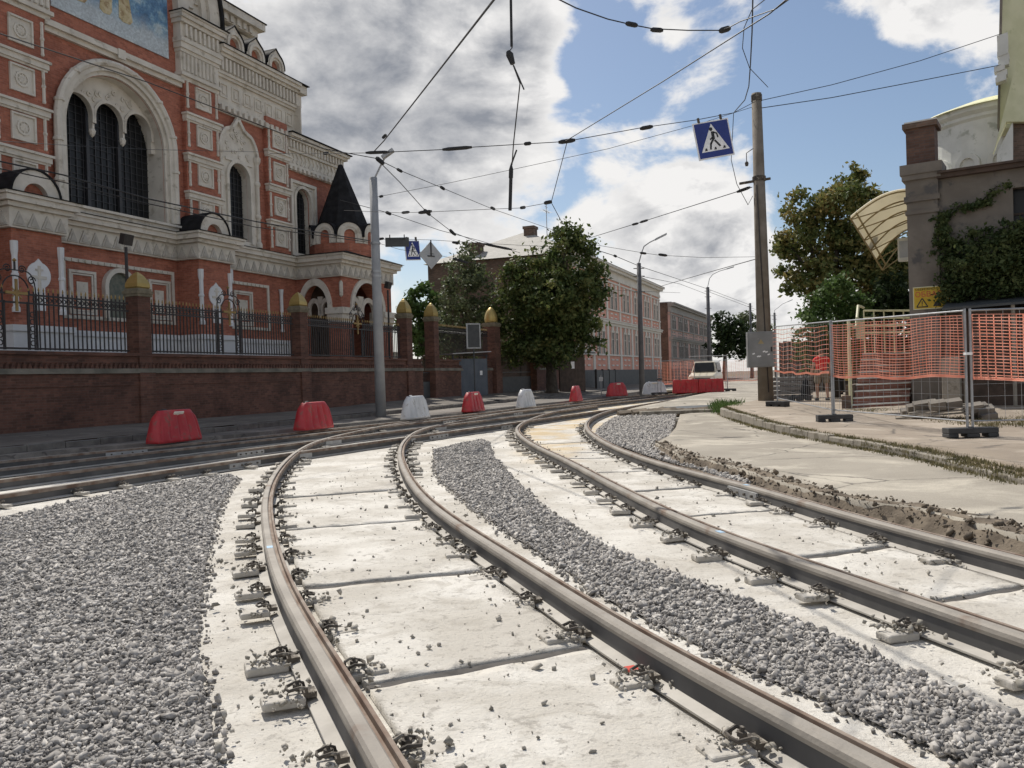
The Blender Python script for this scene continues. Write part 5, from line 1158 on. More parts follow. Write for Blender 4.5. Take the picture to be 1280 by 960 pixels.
t=tree('dark_shrubbery','dark shrubbery in the deep shade between the stairs and the browning tree',1110,33,.2,[(1100,400,26,40),(1130,420,24,50),(1080,430,22,36),(1120,370,26,26)],6000,.12,'leafdark',.1,cat='shrub')
t=thing('board_fence','brown board fence behind the netting and the person in the red shirt','fence',gp0(975,40,.2),.12); mb=MB()
for k in range(46): mb.box(k*.21,k*.21+.19,0,.03,.05,2.5+random.uniform(-.04,.04))
mb.build('boards',M['darkwood'],t); MB().box(0,9.6,.03,.08,.5,.6).box(0,9.6,.03,.08,1.5,1.6).build('rails',M['darkwood'],t)
# ================================================================ SITE FENCES WITH ORANGE NET
def foot(p,yaw,label,L=.72):
    t=thing('rubber_block',label,'fence foot',p,yaw,'rubber blocks of the site fence'); mb=MB()
    mb.box(-L/2,L/2,-.12,.12,.06,.15)
    for a,b in ((-L/2,-L/2+.16),(-.1,.1),(L/2-.16,L/2)): mb.box(a,b,-.12,.12,0,.06)
    mb.build('block',M['darkgrey'],t,bevel=.012); MB().lathe([(.05,.15),(.05,.165)],(0,0,0),10).build('socket',M['greydark'],t); return t
def site_panel(p0,p1,label,nlabel,zt=2.05,net=(.78,1.95),dens=1.,wires=True,sway=.05,seed=0):
    p0=np.array(p0,float);p1=np.array(p1,float);d=p1-p0;L=np.linalg.norm(d[:2]);yaw=math.atan2(d[1],d[0]); sl=(p1[2]-p0[2]); zt=zt if hasattr(zt,'__len__') else (zt,zt); ZT=lambda x:zt[0]+(zt[1]-zt[0])*x/L
    t=thing('site_fence_panel',label,'fence panel',p0,yaw,'site fence panels'); mb=MB(); Z=lambda x:sl*x/L
    for x in (0,L): mb.tube([(x,0,.05+Z(x)),(x,0,ZT(x)+.03+Z(x))],.021,8)
    mb.tube([(0,0,ZT(0)),(L,0,ZT(L)+Z(L))],.017,6).tube([(0,0,.25+Z(0)),(L,0,.25+Z(L))],.014,6); mb.build('frame',M['galv'],t)
    if wires:
        mb=MB()
        for k in range(1,int(L/.25)): x=k*.25; mb.bar((x,0,.25+Z(x)),(x,0,ZT(x)+Z(x)),.004,.004)
        for k in range(1,9): z=.25+k*(zt[0]-.25)/9; mb.bar((0,0.005,z),(L,.005,z+sl),.004,.004)
        mb.build('wire_mesh',M['galv'],t)
    nt=thing('safety_net',nlabel,'safety net',p0+np.array([math.sin(yaw),-math.cos(yaw),0])*.03,yaw,'orange safety nets'); 
    n=max(10,int(L/.11*dens)); rows=max(8,int((net[1]-net[0])/.05*dens)); rr=np.random.default_rng(seed)
    ph=rr.uniform(0,6,4)
    def q(x,z):
        h=(z-net[0])/(net[1]-net[0]); sag=-.03*math.sin(math.pi*x/L)*(.4+.6*(1-h))+.02*math.sin(x*3+ph[0]); return (x,-.02+sway*(.3+(1-h))*math.sin(x*4.2+ph[1]+z*1.5)*.6+.015*math.sin(x*11+ph[2]),z+Z(x)+(ZT(x)-zt[0])*h+sag*(.5 if h>.9 else 1))
    V=[];Fq=[]
    def strip(P,w,vert):
        for (a,b) in zip(P[:-1],P[1:]):
            a=np.array(a);b=np.array(b); u=np.array([w/2,0,0]) if vert else np.array([0,0,w/2]); k=len(V); V.extend([a-u,b-u,b+u,a+u]); Fq.append((k,k+1,k+2,k+3))
    for r in range(rows+1):
        z=net[0]+(net[1]-net[0])*r/rows; strip([q(L*k/n,z) for k in range(n+1)],.013,False)
    strip([q(L*k/n,net[0]) for k in range(n+1)],.05,False)
    for k in range(n+1): strip([q(L*k/n,net[0]+(net[1]-net[0])*r/5) for r in range(6)],(.018 if k%2 else .009),True)
    np_mesh('mesh',np.array(V),np.array(Fq),M['net'],nt); return t
Pz=lambda px,py,z:G(px,py,z)
P2=Pz(1213,546,.21);P1=Pz(1043,527,.23);P0=Pz(972,508,.29)
foot(P2,-.05,'dark rubber fence foot under the double posts nearest the camera',.78);foot(P1,-.12,'dark rubber fence foot with two arches under the middle fence post');foot(P0,-1.05,'dark rubber fence foot beside the big concrete pole')
P3=P2+np.array([3.3,-.35,0]); foot(P3,-.1,'dark rubber fence foot beyond the right edge of the photo')
e=np.array([.035,0,0])
site_panel(P1+e*.0,P2-e*1.2,'site fence panel in front of the brick stairs','orange net hanging in front of the brick stairs',(2.13,2.02),(.98,2.06),1.,seed=1)
site_panel(P2+e*1.2,P3,'site fence panel running off the right edge of the photo','orange net in front of the dark board shed',(2.02,2.02),(.92,1.94),1.,seed=2)
site_panel(P0,P1-e,'site fence panel between the big pole and the middle fence post','orange net in front of the person in the red shirt',(2.36,2.14),(1.04,2.26),.45,seed=3)
t=thing('clamp','white cable tie clamp on the double fence posts','clamp',P2+np.array([-.02,-.03,1.33])); MB().obox((0,0,0),(.055,0,0),(0,.035,0),(0,0,.02)).build('strap',M['signwhite'],t)
Q0=P0+np.array([.25,.1,0]);Q1=at(1062,500,29.5);Q1[2]=.3
Qa=at(1000,500,28.3);Qa[2]=.3; foot(Qa,0,'grey fence foot lying behind the net near the big pole')
def far_panel(a,b,label,nl,seed,net=(.5,1.9),zt=2.0): site_panel(a,b,label,nl,zt,net,.55,False,.1,seed)
def gp_(px,Y,z): p=at(px,470,Y); return np.array([p[0],p[1],z])
far_panel(gp_(822,54,.15),gp_(868,53.5,.2),'galvanised site fence panel left of the beige car','dusty orange net left of the beige car',4)
far_panel(gp_(868,62,.2),gp_(907,61,.2),'galvanised site fence panel behind the beige car','orange net behind the beige car',5)
far_panel(gp_(907,60,.2),gp_(950,57,.2),'galvanised site fence panel between the beige car and the big pole','orange net between the beige car and the big pole',6)
far_panel(gp_(975,46,.28),gp_(1012,44,.28),'site fence panel far behind the person in the red shirt','orange net far behind the person in the red shirt',7,(.4,2.0),2.1)
f=gp_(909,49,.19); foot(f,.2,'dark fence foot at the right end of the red barrier row',1.0); t=thing('steel_post','thin galvanised post standing right of the beige car','post',f); MB().tube([(0,0,.1),(0,0,2.15)],.03,6).build('tube',M['galv'],t); MB().tube([(0,0,2.1),(-2.2,.2,2.12)],.022,5).build('top_rail',M['galv'],t)
f=gp_(824,51,.05); foot(f,.1,'dark fence foot in front of the long white barrier',1.0); t=thing('steel_post','thin galvanised double post in front of the long white barrier','post',f); MB().tube([(-.1,0,.1),(-.1,0,2.0)],.025,6).tube([(.1,0,.1),(.1,0,2.0)],.025,6).build('tube',M['galv'],t); MB().box(-.16,.16,-.05,.05,.9,1.0).build('bracket',M['greydark'],t)
f=gp_(751,50,.05); t=thing('bollard','thin marker stick standing among the barriers right of the tree','post',f); MB().tube([(0,0,0),(0,0,1.3)],.025,6).build('stick',M['galv'],t); MB().box(-.12,.12,-.02,.02,.95,1.2).build('marker',M['signgrey'],t)
# pallets
t=thing('pallet_stack','stack of grey weathered pallets behind the net right of the big pole','pallets',gp_(984,31,.28),.1); mb=MB()
for k in range(5):
    z=.17*k
    for y in (-.4,0,.4): mb.box(-.75,.75,y-.06,y+.06,z,z+.1)
    for x in np.linspace(-.68,.68,6): mb.box(x-.06,x+.06,-.5,.5,z+.1,z+.13)
mb.build('pallets',M['cab'],t)
# broken kerb at the far tip of the gravel
t=thing('broken_slab','broken kerb slab lying over a dark hollow at the far tip of the gravel','rubble',G(850,517,.03)); mb=MB().obox((.7,.1,.05),(2.0,.12,0),(-.02,.16,0),(0,0,.06)); mb.build('slab',M['kerb'],t,bevel=.02); mb=MB()
for k in range(26): mb.obox((random.uniform(-1.9,2.3),random.uniform(.5,2.2),random.uniform(-.05,.06)),(random.uniform(.1,.5),.06,.02),(-.03,random.uniform(.08,.2),.04),(.0,-.02,random.uniform(.03,.09)))
mb.build('rubble',M['dirt'],t)
t=thing('dark_slab','dark broken asphalt slab sticking out at the far tip of the gravel','rubble',G(845,512,.05)); MB().obox((0,0,0),(1.9,.3,.03),(-.1,.7,0),(0,0,.05)).obox((1.2,1.2,.02),(1.3,.2,.01),(-.1,.5,0),(0,0,.04)).build('slab',M['greydark'],t,bevel=.02)
# ================================================================ POLES, LAMPS, SIGNS
def pole(label,base,top,r0_,r1_,m,name='utility_pole'):
    base=np.array(base,float);top=np.array(top,float); t=thing(name,label,'pole',base); v=top-base; MB().tube([(0,0,-.3),v*.5,v],[r0_,(r0_+r1_)/2,r1_],16).build('shaft',M[m],t,smooth=True); return t,v
lb=np.array([*at(476,512,31.6)[:2],.22]); t,v=pole('grey painted lamp pole standing in front of the church porch',lb,at(466.5,222,31.6),.205,.15,'poleg','lamp_pole')
MB().tube([v*.985,v+np.array([.25,0,.35]),v+np.array([.5,-.1,.75])],.035,6).build('arm',M['galv'],t); MB().obox(v+np.array([.6,-.15,.84]),(.22,-.02,.14),(0,.12,0),(-.04,0,.06)).build('lamp_head',M['signgrey'],t,bevel=.02)
mb=MB()
for z in (.58,.6,.72): mb.tube([v*z+np.array([0,0,-.04]),v*z+np.array([0,0,.04])],.19,14)
mb.build('clamp_ring',M['galv'],t)
pb=np.array([*at(957.5,500,29.6)[:2],.29]); t,v=pole('stout leaning brown concrete pole right of the street',pb,at(945.5,117,29.6),.275,.17,'pole')
mb=MB().tube([v*.975,v*.995],.19,14).tube([v*.715,v*.73],.235,14); mb.build('clamp_ring',M['clip'],t); mb=MB().tube([v*.72+np.array([-.7,0,-.12]),v*.72+np.array([.4,0,.03])],.05,6).tube([v*.82+np.array([-.2,-.1,0]),v*.81+np.array([-.45,-.1,-.05]),v*.8+np.array([-.45,-.1,-.3])],.015,4); mb.lathe([(.05,-.15),(.07,-.05),(.05,0)],v*.8+np.array([-.45,-.1,-.25]),8); mb.build('bracket',M['clip'],t); MB().tube([(.02,-.28,.3),v*.5+np.array([-.1,-.22,0]),v*.7+np.array([-.15,-.2,0])],.02,5).build('conduit',M['iron'],t)
cbx=at(951,437,29.1); t=thing('cabinet','grey painted steel cabinet strapped to the stout brown pole','cabinet',cbx,-.12)
MB().box(-.47,.47,-.17,.17,-.62,.62).build('casing',M['cab'],t,bevel=.015); MB().box(-.43,.43,-.19,-.172,-.58,.58).build('door',M['cab'],t); MB().box(.3,.35,-.215,-.19,-.08,.08).build('handle',M['iron'],t); MB().prism([(-.12,.2),(.08,.2),(-.02,.36)],.19,.193).build('faded_emblem',mat('faded_yellow',(.34,.27,.14),None,9,.7),t)
mb=MB()
for k in range(6): x=-.25+.1*k+random.uniform(-.03,.03); z=-.15+random.uniform(-.1,.08); mb.obox((x,-.192,z),(.04,0,.015),(0,.0015,0),(-.01,0,.02))
mb.build('torn_sticker',M['signwhite'],t)
def lamp_pole(label,px,pytop,pybase,Y,arm,r=.17,m='poledark'):
    b=at(px+ (pybase-pytop)*.026,pybase,Y); tp=at(px,pytop,Y); t,v=pole(label,(b[0],b[1],.1),tp,r,r*.75,m,'street_lamp_pole'); 
    if arm:
        a=[v]+[at(x,y,Y)-np.array([b[0],b[1],.1]) for x,y in arm]; MB().tube(a,.04,6).build('arm',M['galv'],t); e=a[-1]; d=(a[-1]-a[-2])/np.linalg.norm(a[-1]-a[-2]); MB().obox(e+d*.35,d*.4,(0,.12,0),(0,0,.06)).build('lamp_head',M['signgrey'],t)
    mb=MB()
    for z in (.96,.9,.78): mb.tube([v*z+np.array([-.35,0,0]),v*z+np.array([.35,0,0])],.03,5)
    mb.build('crossarm',M['clip'],t); return t
lamp_pole('dark street lamp pole in front of the right end of the salmon town house',798.5,329,491,53.5,[(802,316),(805,308),(812,303),(820,299)],.18)
lamp_pole('dark street lamp pole in front of the far faded pink house',884.5,359,470,92,[(887,348),(891,343),(899,339),(909,336)],.24)
lamp_pole('short looking far pole just left of the stout brown pole',937.5,379,470,120,None,.22); lamp_pole('far street lamp pole visible right of the stout brown pole',968,391,470,130,[(968,388),(972,385),(978,380),(985,377)],.22)
def ped_sign(label,c,size,yaw,roll):
    t=thing('crossing_sign',label,'sign',c,yaw); t.rotation_euler=(0,roll,yaw); h=size/2
    MB().box(-h,h,.0,.03,-h,h).build('plate',M['signwhite'],t,bevel=.004); MB().box(-h*.93,h*.93,-.004,0.0,-h*.93,h*.93).build('blue_field',M['signblue'],t)
    f=lambda u,o,z:(u*h,-o,z*h)
    MB().prism([(-.78,-.62),(.78,-.62),(0,.84)],.0045,.008,f).build('white_triangle',M['signwhite'],t)
    mb=MB(); P=lambda pts:mb.prism(pts,.0085,.012,f)
    P([(-.06+.1*math.cos(k),.55+.1*math.sin(k)) for k in np.linspace(0,6.28,12,endpoint=False)])
    def limb(a,b,w):
        a=np.array(a);b=np.array(b);d=(b-a)/np.linalg.norm(b-a);n=np.array([-d[1],d[0]])*w/2; P([tuple(a+n),tuple(b+n),tuple(b-n),tuple(a-n)])
    limb((.0,.42),(.0,.0),.16);limb((.02,.38),(.24,.28),.08);limb((.22,.3),(.25,.06),.08);limb((-.04,.12),(-.2,.0),.08);limb((0,.03),(-.2,-.22),.11);limb((-.19,-.18),(-.26,-.52),.1);limb((.04,-.05),(.3,-.42),.1)
    for a,b in ((-.6,-.42),(-.07,.09),(.42,.6)): P([(a,-.56),(b-.02,-.56),(b-.04,-.42),(a+.06,-.42)])
    mb.build('walking_figure',M['signblack'],t)
    mb=MB()
    for x in (-.62*h,.62*h): mb.box(x-.03,x+.03,-.01,.05,h-.02,h+.14)
    mb.build('hanger',M['clip'],t); return t
ped_sign('large blue pedestrian crossing sign hanging beside the stout brown pole',at(892,174,25.2),1.13,.1,-.17)
ped_sign('small blue pedestrian crossing sign hanging beside the grey lamp pole',at(516,313,33),.78,.85,-.1)
t=thing('diamond_sign','grey back of a diamond shaped road sign hanging left of the house roof','sign',at(538.5,319,33),.65); h=.55; MB().prism([(-h,0),(0,-h),(h,0),(0,h)],-.015,.015).build('plate',M['signgrey'],t); MB().box(-.02,.02,-.05,-.015,-.05,h+.05).box(-.16,.16,-.05,-.015,-.06,-.02).build('bracket',M['iron'],t)
t=thing('hanging_sign','dark back of a small rectangular sign hanging beside the grey lamp pole','sign',at(496.5,303,32.5),.1); MB().box(-.46,.46,-.015,.015,-.17,.19).build('plate',M['greydark'],t); MB().box(-.3,-.26,-.03,-.015,.1,.3).box(.26,.3,-.03,-.015,.1,.3).build('bracket',M['iron'],t)
# ================================================================ OVERHEAD WIRES
def wire(label,pts,r=.012,clamps=(),sag=0.,thick=()):
    P=[at(*p) for p in pts]
    if pts[0][0]<0 or pts[0][1]<0: P=[P[0]+(P[0]-P[1])/np.linalg.norm(P[0]-P[1])*7]+P
    if pts[-1][1]<=0: P=P+[P[-1]+(P[-1]-P[-2])/np.linalg.norm(P[-1]-P[-2])*7]
    t=thing('overhead_wire',label,'wire',P[0],0,'overhead wires'); Q=[]
    for a,b in zip(P[:-1],P[1:]):
        L=np.linalg.norm(b-a); k=max(1,int(L/1.5)) if sag else 1
        for i in range(k): u=i/k; Q.append(a+(b-a)*u-np.array([0,0,sag*L*4*u*(1-u)*.02]))
    Q.append(P[-1]); Q=[q-P[0] for q in Q]; MB().tube(Q,r,5).build('cable',M['wire'],t)
    for (x0,y0,x1,y1,Y,cr) in clamps:
        a=at(x0,y0,Y)-P[0];b=at(x1,y1,Y)-P[0]; MB().tube([a,a*.8+b*.2,a*.2+b*.8,b],[cr*.6,cr,cr,cr*.6],6).build('insulator',M['wire'],t)
    return t
wire('steep wire rising from the wire junction by the church to the top edge',[(622,-6,9),(545,93,14),(480,176,21),(466,191,23)],.014,[(478,173,483,168,21,.04)])
wire('long cross wire from the church cornice over the wire junction to the stout pole',[(337,192,41),(404,192,30),(466,191,23),(487,190,22.5),(553,187,22),(590,184,22),(655,180,22),(706,177,22.3),(800,160,24),(870,150,25.3),(917,141,26.5),(944,127,29.4)],.011,[(404,192,411,191,30,.05),(457,191,487,190,22.6,.045),(553,187,590,184,22,.05),(655,180,664,179,22,.05),(698,178,719,175,22.3,.06),(800,161,816,158,24,.06)])
wire('thin arm wire between the cross wire and the upper right corner of the photo',[(706,177,22.3),(830,101,17),(962,17,12),(992,-8,11)],.011,[])
wire('second cross wire passing under the junction through the hanging weight',[(430,263,33),(500,266,29),(535,265,28),(600,262,26.5),(650,260,25.6),(688,253,25)],.009,[(502,266,512,265,29,.05),(523,266,540,264,28,.06),(650,260,657,259,25.6,.05),(680,254,690,252,25,.06)])
wire('drop wire linking the two cross wires left of the blue sign',[(709,177,22.3),(699,215,23.5),(689,253,25),(703,279,26)],.011)
wire('contact wire running from the church over the lamp pole towards the big tree',[(0,42,14),(185,103,17),(350,166,20),(405,186,21.5),(470,198,23),(500,213,26),(553,235,31),(615,261,38),(690,287,48)],.012,[(470,197,480,205,23.2,.07),(496,211,503,215,26,.05),(550,233,556,237,31,.06),(613,259,619,262,38,.07)])
wire('contact wire branching from the junction down to the far left cables',[(470,198,23),(500,228,26),(534,266,30),(565,290,34),(603,305,38),(645,312,43)],.013,[(530,262,538,269,30,.07),(562,287,568,293,34,.07),(605,305,640,312,38,.06)])
wire('contact wire passing behind the lamp pole to the house roof',[(425,250,31),(485,266,33),(550,288,37),(600,301,40),(650,316,46)],.013,[(482,265,489,268,33,.07),(565,291,570,294,38,.06)])
wire('thick upper cable crossing the church facade',[(-4,201,19),(80,219,20),(187,249,22),(320,277,26),(382,288,28),(462,301,31.4)],.02); wire('thick lower cable crossing the church facade',[(-4,210,19),(80,228,20),(187,255,22),(320,284,26),(462,303,31.4)],.014)
wire('pale thin wire crossing the big church window',[(-4,176,16),(90,182,20),(190,187,24),(330,190,33)],.007)
wire('thin wire from the grey lamp pole to the stout pole',[(472,246,31.6),(560,229,31),(640,212,30.5),(760,186,30),(870,156,29.8),(943,133,29.6)],.009,[(474,246,479,245,31.5,.05)])
wire('wire carrying the signs beside the grey lamp pole',[(470,299,31.6),(505,299,32.5),(540,300,33.3),(620,305,36),(700,309,40)],.009,[(473,299,480,298,31.7,.05),(565,303,575,304,34,.05)]); wire('lower stay wire of the hanging signs beside the grey lamp pole',[(470,303,31.6),(500,312,32.5),(540,317,33),(600,331,35)],.008,[(566,323,585,329,34.2,.06)])
wire('curved cable with insulators across the top of the photo',[(692,-4,10),(720,10,10.6),(760,24,11.4),(790,31,12),(816,36,12.3),(860,38,12.6),(900,38,12.7),(912,34,12.6),(925,27,12.4),(970,11,11.8),(985,0,11.5)],.009,[(782,29,797,32,12,.035),(813,37,829,38,12.3,.035),(899,39,913,35,12.7,.045)])
wire('thick drop cable at the upper right joining the cross span',[(941,-5,14),(940,40,16),(938,80,18),(936,108,21),(931,125,23.5),(918,140,26)],.014); wire('loose looping wire at the upper right above the stout pole',[(962,-5,13),(940,12,14),(930,35,15),(928,60,16),(937,85,17),(960,109,19)],.008); wire('loose wire hanging behind the blue crossing sign',[(917,141,26.4),(914,200,26.6),(921,230,27),(935,256,28.5),(941,245,29.3)],.011)
wire('upper wire from the stout pole to the pale green tower',[(945,127,29.6),(1040,106,30),(1150,76,30.4),(1252,42,31)],.013); wire('lower wire from the stout pole to the pale green tower',[(945,136,29.6),(1040,122,30),(1150,101,30.4),(1252,81,31)],.015)
wire('span wire from the stout pole bracket to the big tree',[(940,234,29.4),(920,240,31),(803,277,40),(735,298,47)],.016,[(938,234,921,240,30,.06),(810,275,800,278,40,.06),(790,281,798,279,40.6,.06)])
wire('cross wire over the first street lamp pole',[(738,305,50),(803,316,53),(824,319,53),(880,322,56),(944,321,60)],.014,[(823,318,834,319.5,53,.09),(800,316,808,317,53,.08)]); wire('contact wire sloping from the tree past the first street lamp pole',[(741,311,47),(769,320,51),(800,333,60),(884,361,90),(937,381,118)],.022,[(767,319,771,321,51,.08)]); wire('faint span wire between the far street poles and the stout pole',[(944,324,40),(880,342,60),(825,358,85)],.022)
wire('faint far wire between the two street lamp poles',[(800,345,53.5),(850,355,75),(884,368,92)],.018); wire('faint far wire along the far street poles',[(884,364,92),(937,384,120),(968,396,130)],.022); wire('faint span wire in front of the salmon house facade',[(755,362,52),(798,364,53.5),(850,366,60)],.01)
wire('hanging wire of the vertical counterweight above the street',[(638.5,-5,10),(640,60,10),(635,66,10),(641,80,10.1),(650,104,10.3),(645,150,10.8),(642,178,11),(640,206,11.4)],.008,[])
t=thing('counterweight','dark rod counterweight hanging vertically on a wire over the street','weight',at(639,206,11.4)); q=at(637.5,263,11.4)-at(639,206,11.4); MB().tube([(0,0,0),q*.1,q*.28,q*.3,q],[.012,.03,.03,.024,.024],8).build('rod',M['wire'],t); MB().tube([(0,0,0),(.08,0,.2)],.012,5).build('hook',M['wire'],t)
t=thing('cable_joint','dark cable joint with a thick upper cable hanging from the top of the photo','cable',at(638.5,-5,9.9)); p0=at(638.5,-5,9.9); MB().tube([(-.1,.2,6),(0,0,0),at(639.5,58,9.9)-p0],.018,6).build('upper_cable',M['wire'],t); MB().tube([at(635,64,9.9)-p0,at(637,68,9.9)-p0,at(641,80,9.9)-p0],[.025,.045,.03],8).build('joint',M['wire'],t); MB().tube([at(642,82,9.9)-p0,at(655,112,9.9)-p0],.009,5).build('loose_end',M['wire'],t)
# ================================================================ CAR
cp=gp_(882,55.5,0); cp[2]=road_z(cp[0],cp[1])
t=thing('parked_car','beige off road car parked behind the red barrier row','car',cp,R_(-90)-.36)   # local x = forward
sec=[(2.1,.45,.86,.80,.75),(2.02,.42,.95,.86,.8),(1.0,.42,1.08,.9,.84),(.85,.42,1.12,.9,.84),(-1.9,.42,1.12,.9,.86),(-2.1,.5,1.05,.86,.82)]
mb=MB(); vs=[]
for x,zb,zt,hw,ht in sec: vs+=[(x,-hw,zb),(x,hw,zb),(x,hw,zt*.8),(x,ht,zt),(x,-ht,zt),(x,-hw,zt*.8)]
mb.add(vs,[(i*6+k,i*6+(k+1)%6,i*6+6+(k+1)%6,i*6+6+k) for i in range(len(sec)-1) for k in range(6)]+[tuple(range(6)),tuple(30+k for k in range(6))])
mb.add([(.85,-.82,1.1),(.85,.82,1.1),(-2.0,.84,1.1),(-2.0,-.84,1.1),(.3,-.66,1.86),(.3,.66,1.86),(-1.9,.7,1.88),(-1.9,-.7,1.88)],[(4,5,6,7),(0,1,5,4),(1,2,6,5),(2,3,7,6),(3,0,4,7)]); mb.build('body',M['beige'],t,bevel=.05)
MB().add([(.83,-.7,1.18),(.83,.7,1.18),(.4,.6,1.78),(.4,-.6,1.78)],[(0,1,2,3)]).add([(.86,-.7,1.18),(.86,.7,1.18),(.43,.6,1.78),(.43,-.6,1.78)],[(0,1,2,3)]).build('windscreen',M['glass'],t)
for sg in (-1,1): MB().add([(.45,sg*.83,1.2),(-1.75,sg*.85,1.2),(-1.65,sg*.755,1.78),(.2,sg*.735,1.78)],[(0,1,2,3)]).build('side_window',M['glass'],t)
MB().box(2.08,2.15,-.55,.55,.55,.78).build('grille',M['greydark'],t)
for sg in (-1,1): o=MB().lathe([(.11,0),(.1,.03),(.03,.05)],(0,0,0),12).build('headlight',M['signwhite'],t); o.matrix_local=Matrix.Translation((2.08,sg*.68,.7))@Matrix.Rotation(R_(90),4,'Y')
MB().box(2.1,2.22,-.85,.85,.4,.54).build('bumper',M['greydark'],t)
for sx in (1.3,-1.35):
    for sg in (-1,1):
        o=MB().lathe([(.2,-.11),(.33,-.1),(.36,-.05),(.36,.05),(.33,.1),(.2,.11)],(0,0,0),18).build('wheel',M['tyre'],t); o.matrix_local=Matrix.Translation((sx,sg*.78,.36))@Matrix.Rotation(R_(90),4,'X'); MB().lathe([(.2,-.115),(.2,.115)],(0,0,0),14).build('rim',M['signgrey'],o)
for sg in (-1,1): MB().obox((.75,sg*.98,1.2),(.04,0,0),(0,.09,0),(0,0,.07)).build('mirror',M['greydark'],t)
# ================================================================ PEOPLE
def skin(name,V,E,R,m,parent,sub=2):
    me=bpy.data.meshes.new(name); me.from_pydata(V,E,[]); o=link(name,me,m,parent); md=o.modifiers.new('s','SKIN'); md.use_smooth_shade=True
    me.skin_vertices or o.modifiers
    for i,r in enumerate(R): me.skin_vertices[0].data[i].radius=(r if hasattr(r,'__len__') else (r,r))
    me.skin_vertices[0].data[0].use_root=True
    s=o.modifiers.new('sub','SUBSURF'); s.levels=sub; s.render_levels=sub; return o
def person(label,loc,yaw,hgt,cols,heavy=1.,step=.12):
    t=thing('person',label,'person',loc,yaw); k=hgt/1.75; w=heavy
    # faces +y (away) ; x to its right
    V=[(0,0,.98),(0,.0,1.15),(0,-.01,1.32),(0,-.01,1.45),(0,.01,1.53),(0,.03,1.64),(0,.03,1.72),
       (-.1*w,0,.92),(-.12*w,step*.6,.5),(-.12*w,step*.4,.09),(-.13*w,step*.4+.14,.04),
       (.1*w,0,.92),(.12*w,-step*.4,.5),(.12*w,-step,.1),(.13*w,-step+.14,.04),
       (-.2*w,-.01,1.4),(-.27*w,-.03,1.14),(-.29*w,.04,.9),(-.3*w,.06,.82),
       (.2*w,-.01,1.4),(.27*w,-.03,1.14),(.28*w,.06,.9),(.28*w,.09,.82)]
    E=[(0,1),(1,2),(2,3),(3,4),(4,5),(5,6),(0,7),(7,8),(8,9),(9,10),(0,11),(11,12),(12,13),(13,14),(3,15),(15,16),(16,17),(17,18),(3,19),(19,20),(20,21),(21,22)]
    R=[(.15*w,.11*w),(.15*w,.12*w),(.155*w,.11*w),(.09,.08),(.055,.055),(.082,.095),(.06,.07),.09*w,.06,.042,.035,.09*w,.06,.042,.035,.06,.045,.035,.028,.06,.045,.035,.028]
    V=[tuple(c*k for c in v) for v in V]; R=[tuple(c*k for c in r) if hasattr(r,'__len__') else r*k for r in R]
    b=skin('body',V,E,R,M['skin'],t)
    hd=MB(); hd.lathe([(.03,1.74),(.07,1.735),(.092,1.69),(.095,1.63),(.085,1.58)][::-1],(0,.015,0),16); h=hd.build('hair',M['hair'],t,smooth=True); h.scale=(k,k,k)
    I=[0,1,2,3,15,16,19,20]; mp={a:i for i,a in enumerate(I)}; half=lambda a,b:tuple(np.array(V[a])*.45+np.array(V[b])*.55)
    VV=[V[i] for i in I]; VV[0]=(0,0,.95*k); VV[mp[16]]=half(15,16);VV[mp[20]]=half(19,20); skin('shirt',VV,[(mp[a],mp[b]) for a,b in ((0,1),(1,2),(2,3),(3,15),(15,16),(3,19),(19,20))],[(.175*w*k,.14*w*k),(.178*w*k,.145*w*k),(.175*w*k,.13*w*k),(.1*k,.09*k),.085*k,.075*k,.085*k,.075*k],M[cols[0]],t)
    ls=cols[2]; kn=lambda a,b:tuple(np.array(V[a])*(1-ls)+np.array(V[b])*ls)
    VV=[V[0],V[7],kn(7,8) if ls<=1 else V[8],V[11],kn(11,12) if ls<=1 else V[12]]; EE=[(0,1),(1,2),(0,3),(3,4)]; RR=[(.165*w*k,.135*w*k),.12*w*k,.1*w*k,.12*w*k,.1*w*k]
    if ls>1: VV+=[V[9],V[13]]; EE+=[(2,5),(4,6)]; RR+=[.065*k,.065*k]; RR[2]=RR[4]=.08*k
    skin('shorts' if ls<=1 else 'trousers',VV,EE,RR,M[cols[1]],t)
    for a,bb in ((9,10),(13,14)):
        p=np.array(V[a]);q=np.array(V[bb]); MB().lathe([(.05,0),(.055,.03),(.05,.07),(.03,.1)],(0,0,0),12).build('shoe',M['blackcloth'],t,smooth=True).matrix_local=Matrix.Translation(((p[0]+q[0])/2,(p[1]+q[1])/2-.02,0))@Matrix.Diagonal((.95,2.4,1.,1))
    return t
pp=at(1028,500,28.2); person('person in a red t-shirt and khaki shorts seen from behind, walking past the netting',(pp[0],pp[1],walk_z(*pp[:2])),.12,1.74,('shirtred','khaki',.9),1.18)
t=thing('carrier_bag','black bag hanging beside the person in the red shirt','bag',(pp[0]-.52,pp[1]+.1,walk_z(*pp[:2])+.05)); MB().lathe([(.12,0),(.17,.1),(.16,.35),(.1,.6),(.03,.72)],(0,0,0),12).build('sack',M['blackcloth'],t,smooth=True).scale=(1.,.7,1.); MB().tube([(.0,0,.68),(.1,0,.85),(.2,0,.78)],.015,5).build('strap',M['blackcloth'],t)
pp=at(1048,490,34); person('person in a pink top and black trousers ahead of the red shirted one',(pp[0],pp[1],walk_z(*pp[:2])),-.1,1.68,('pinkcloth','blackcloth',1.5),.95)
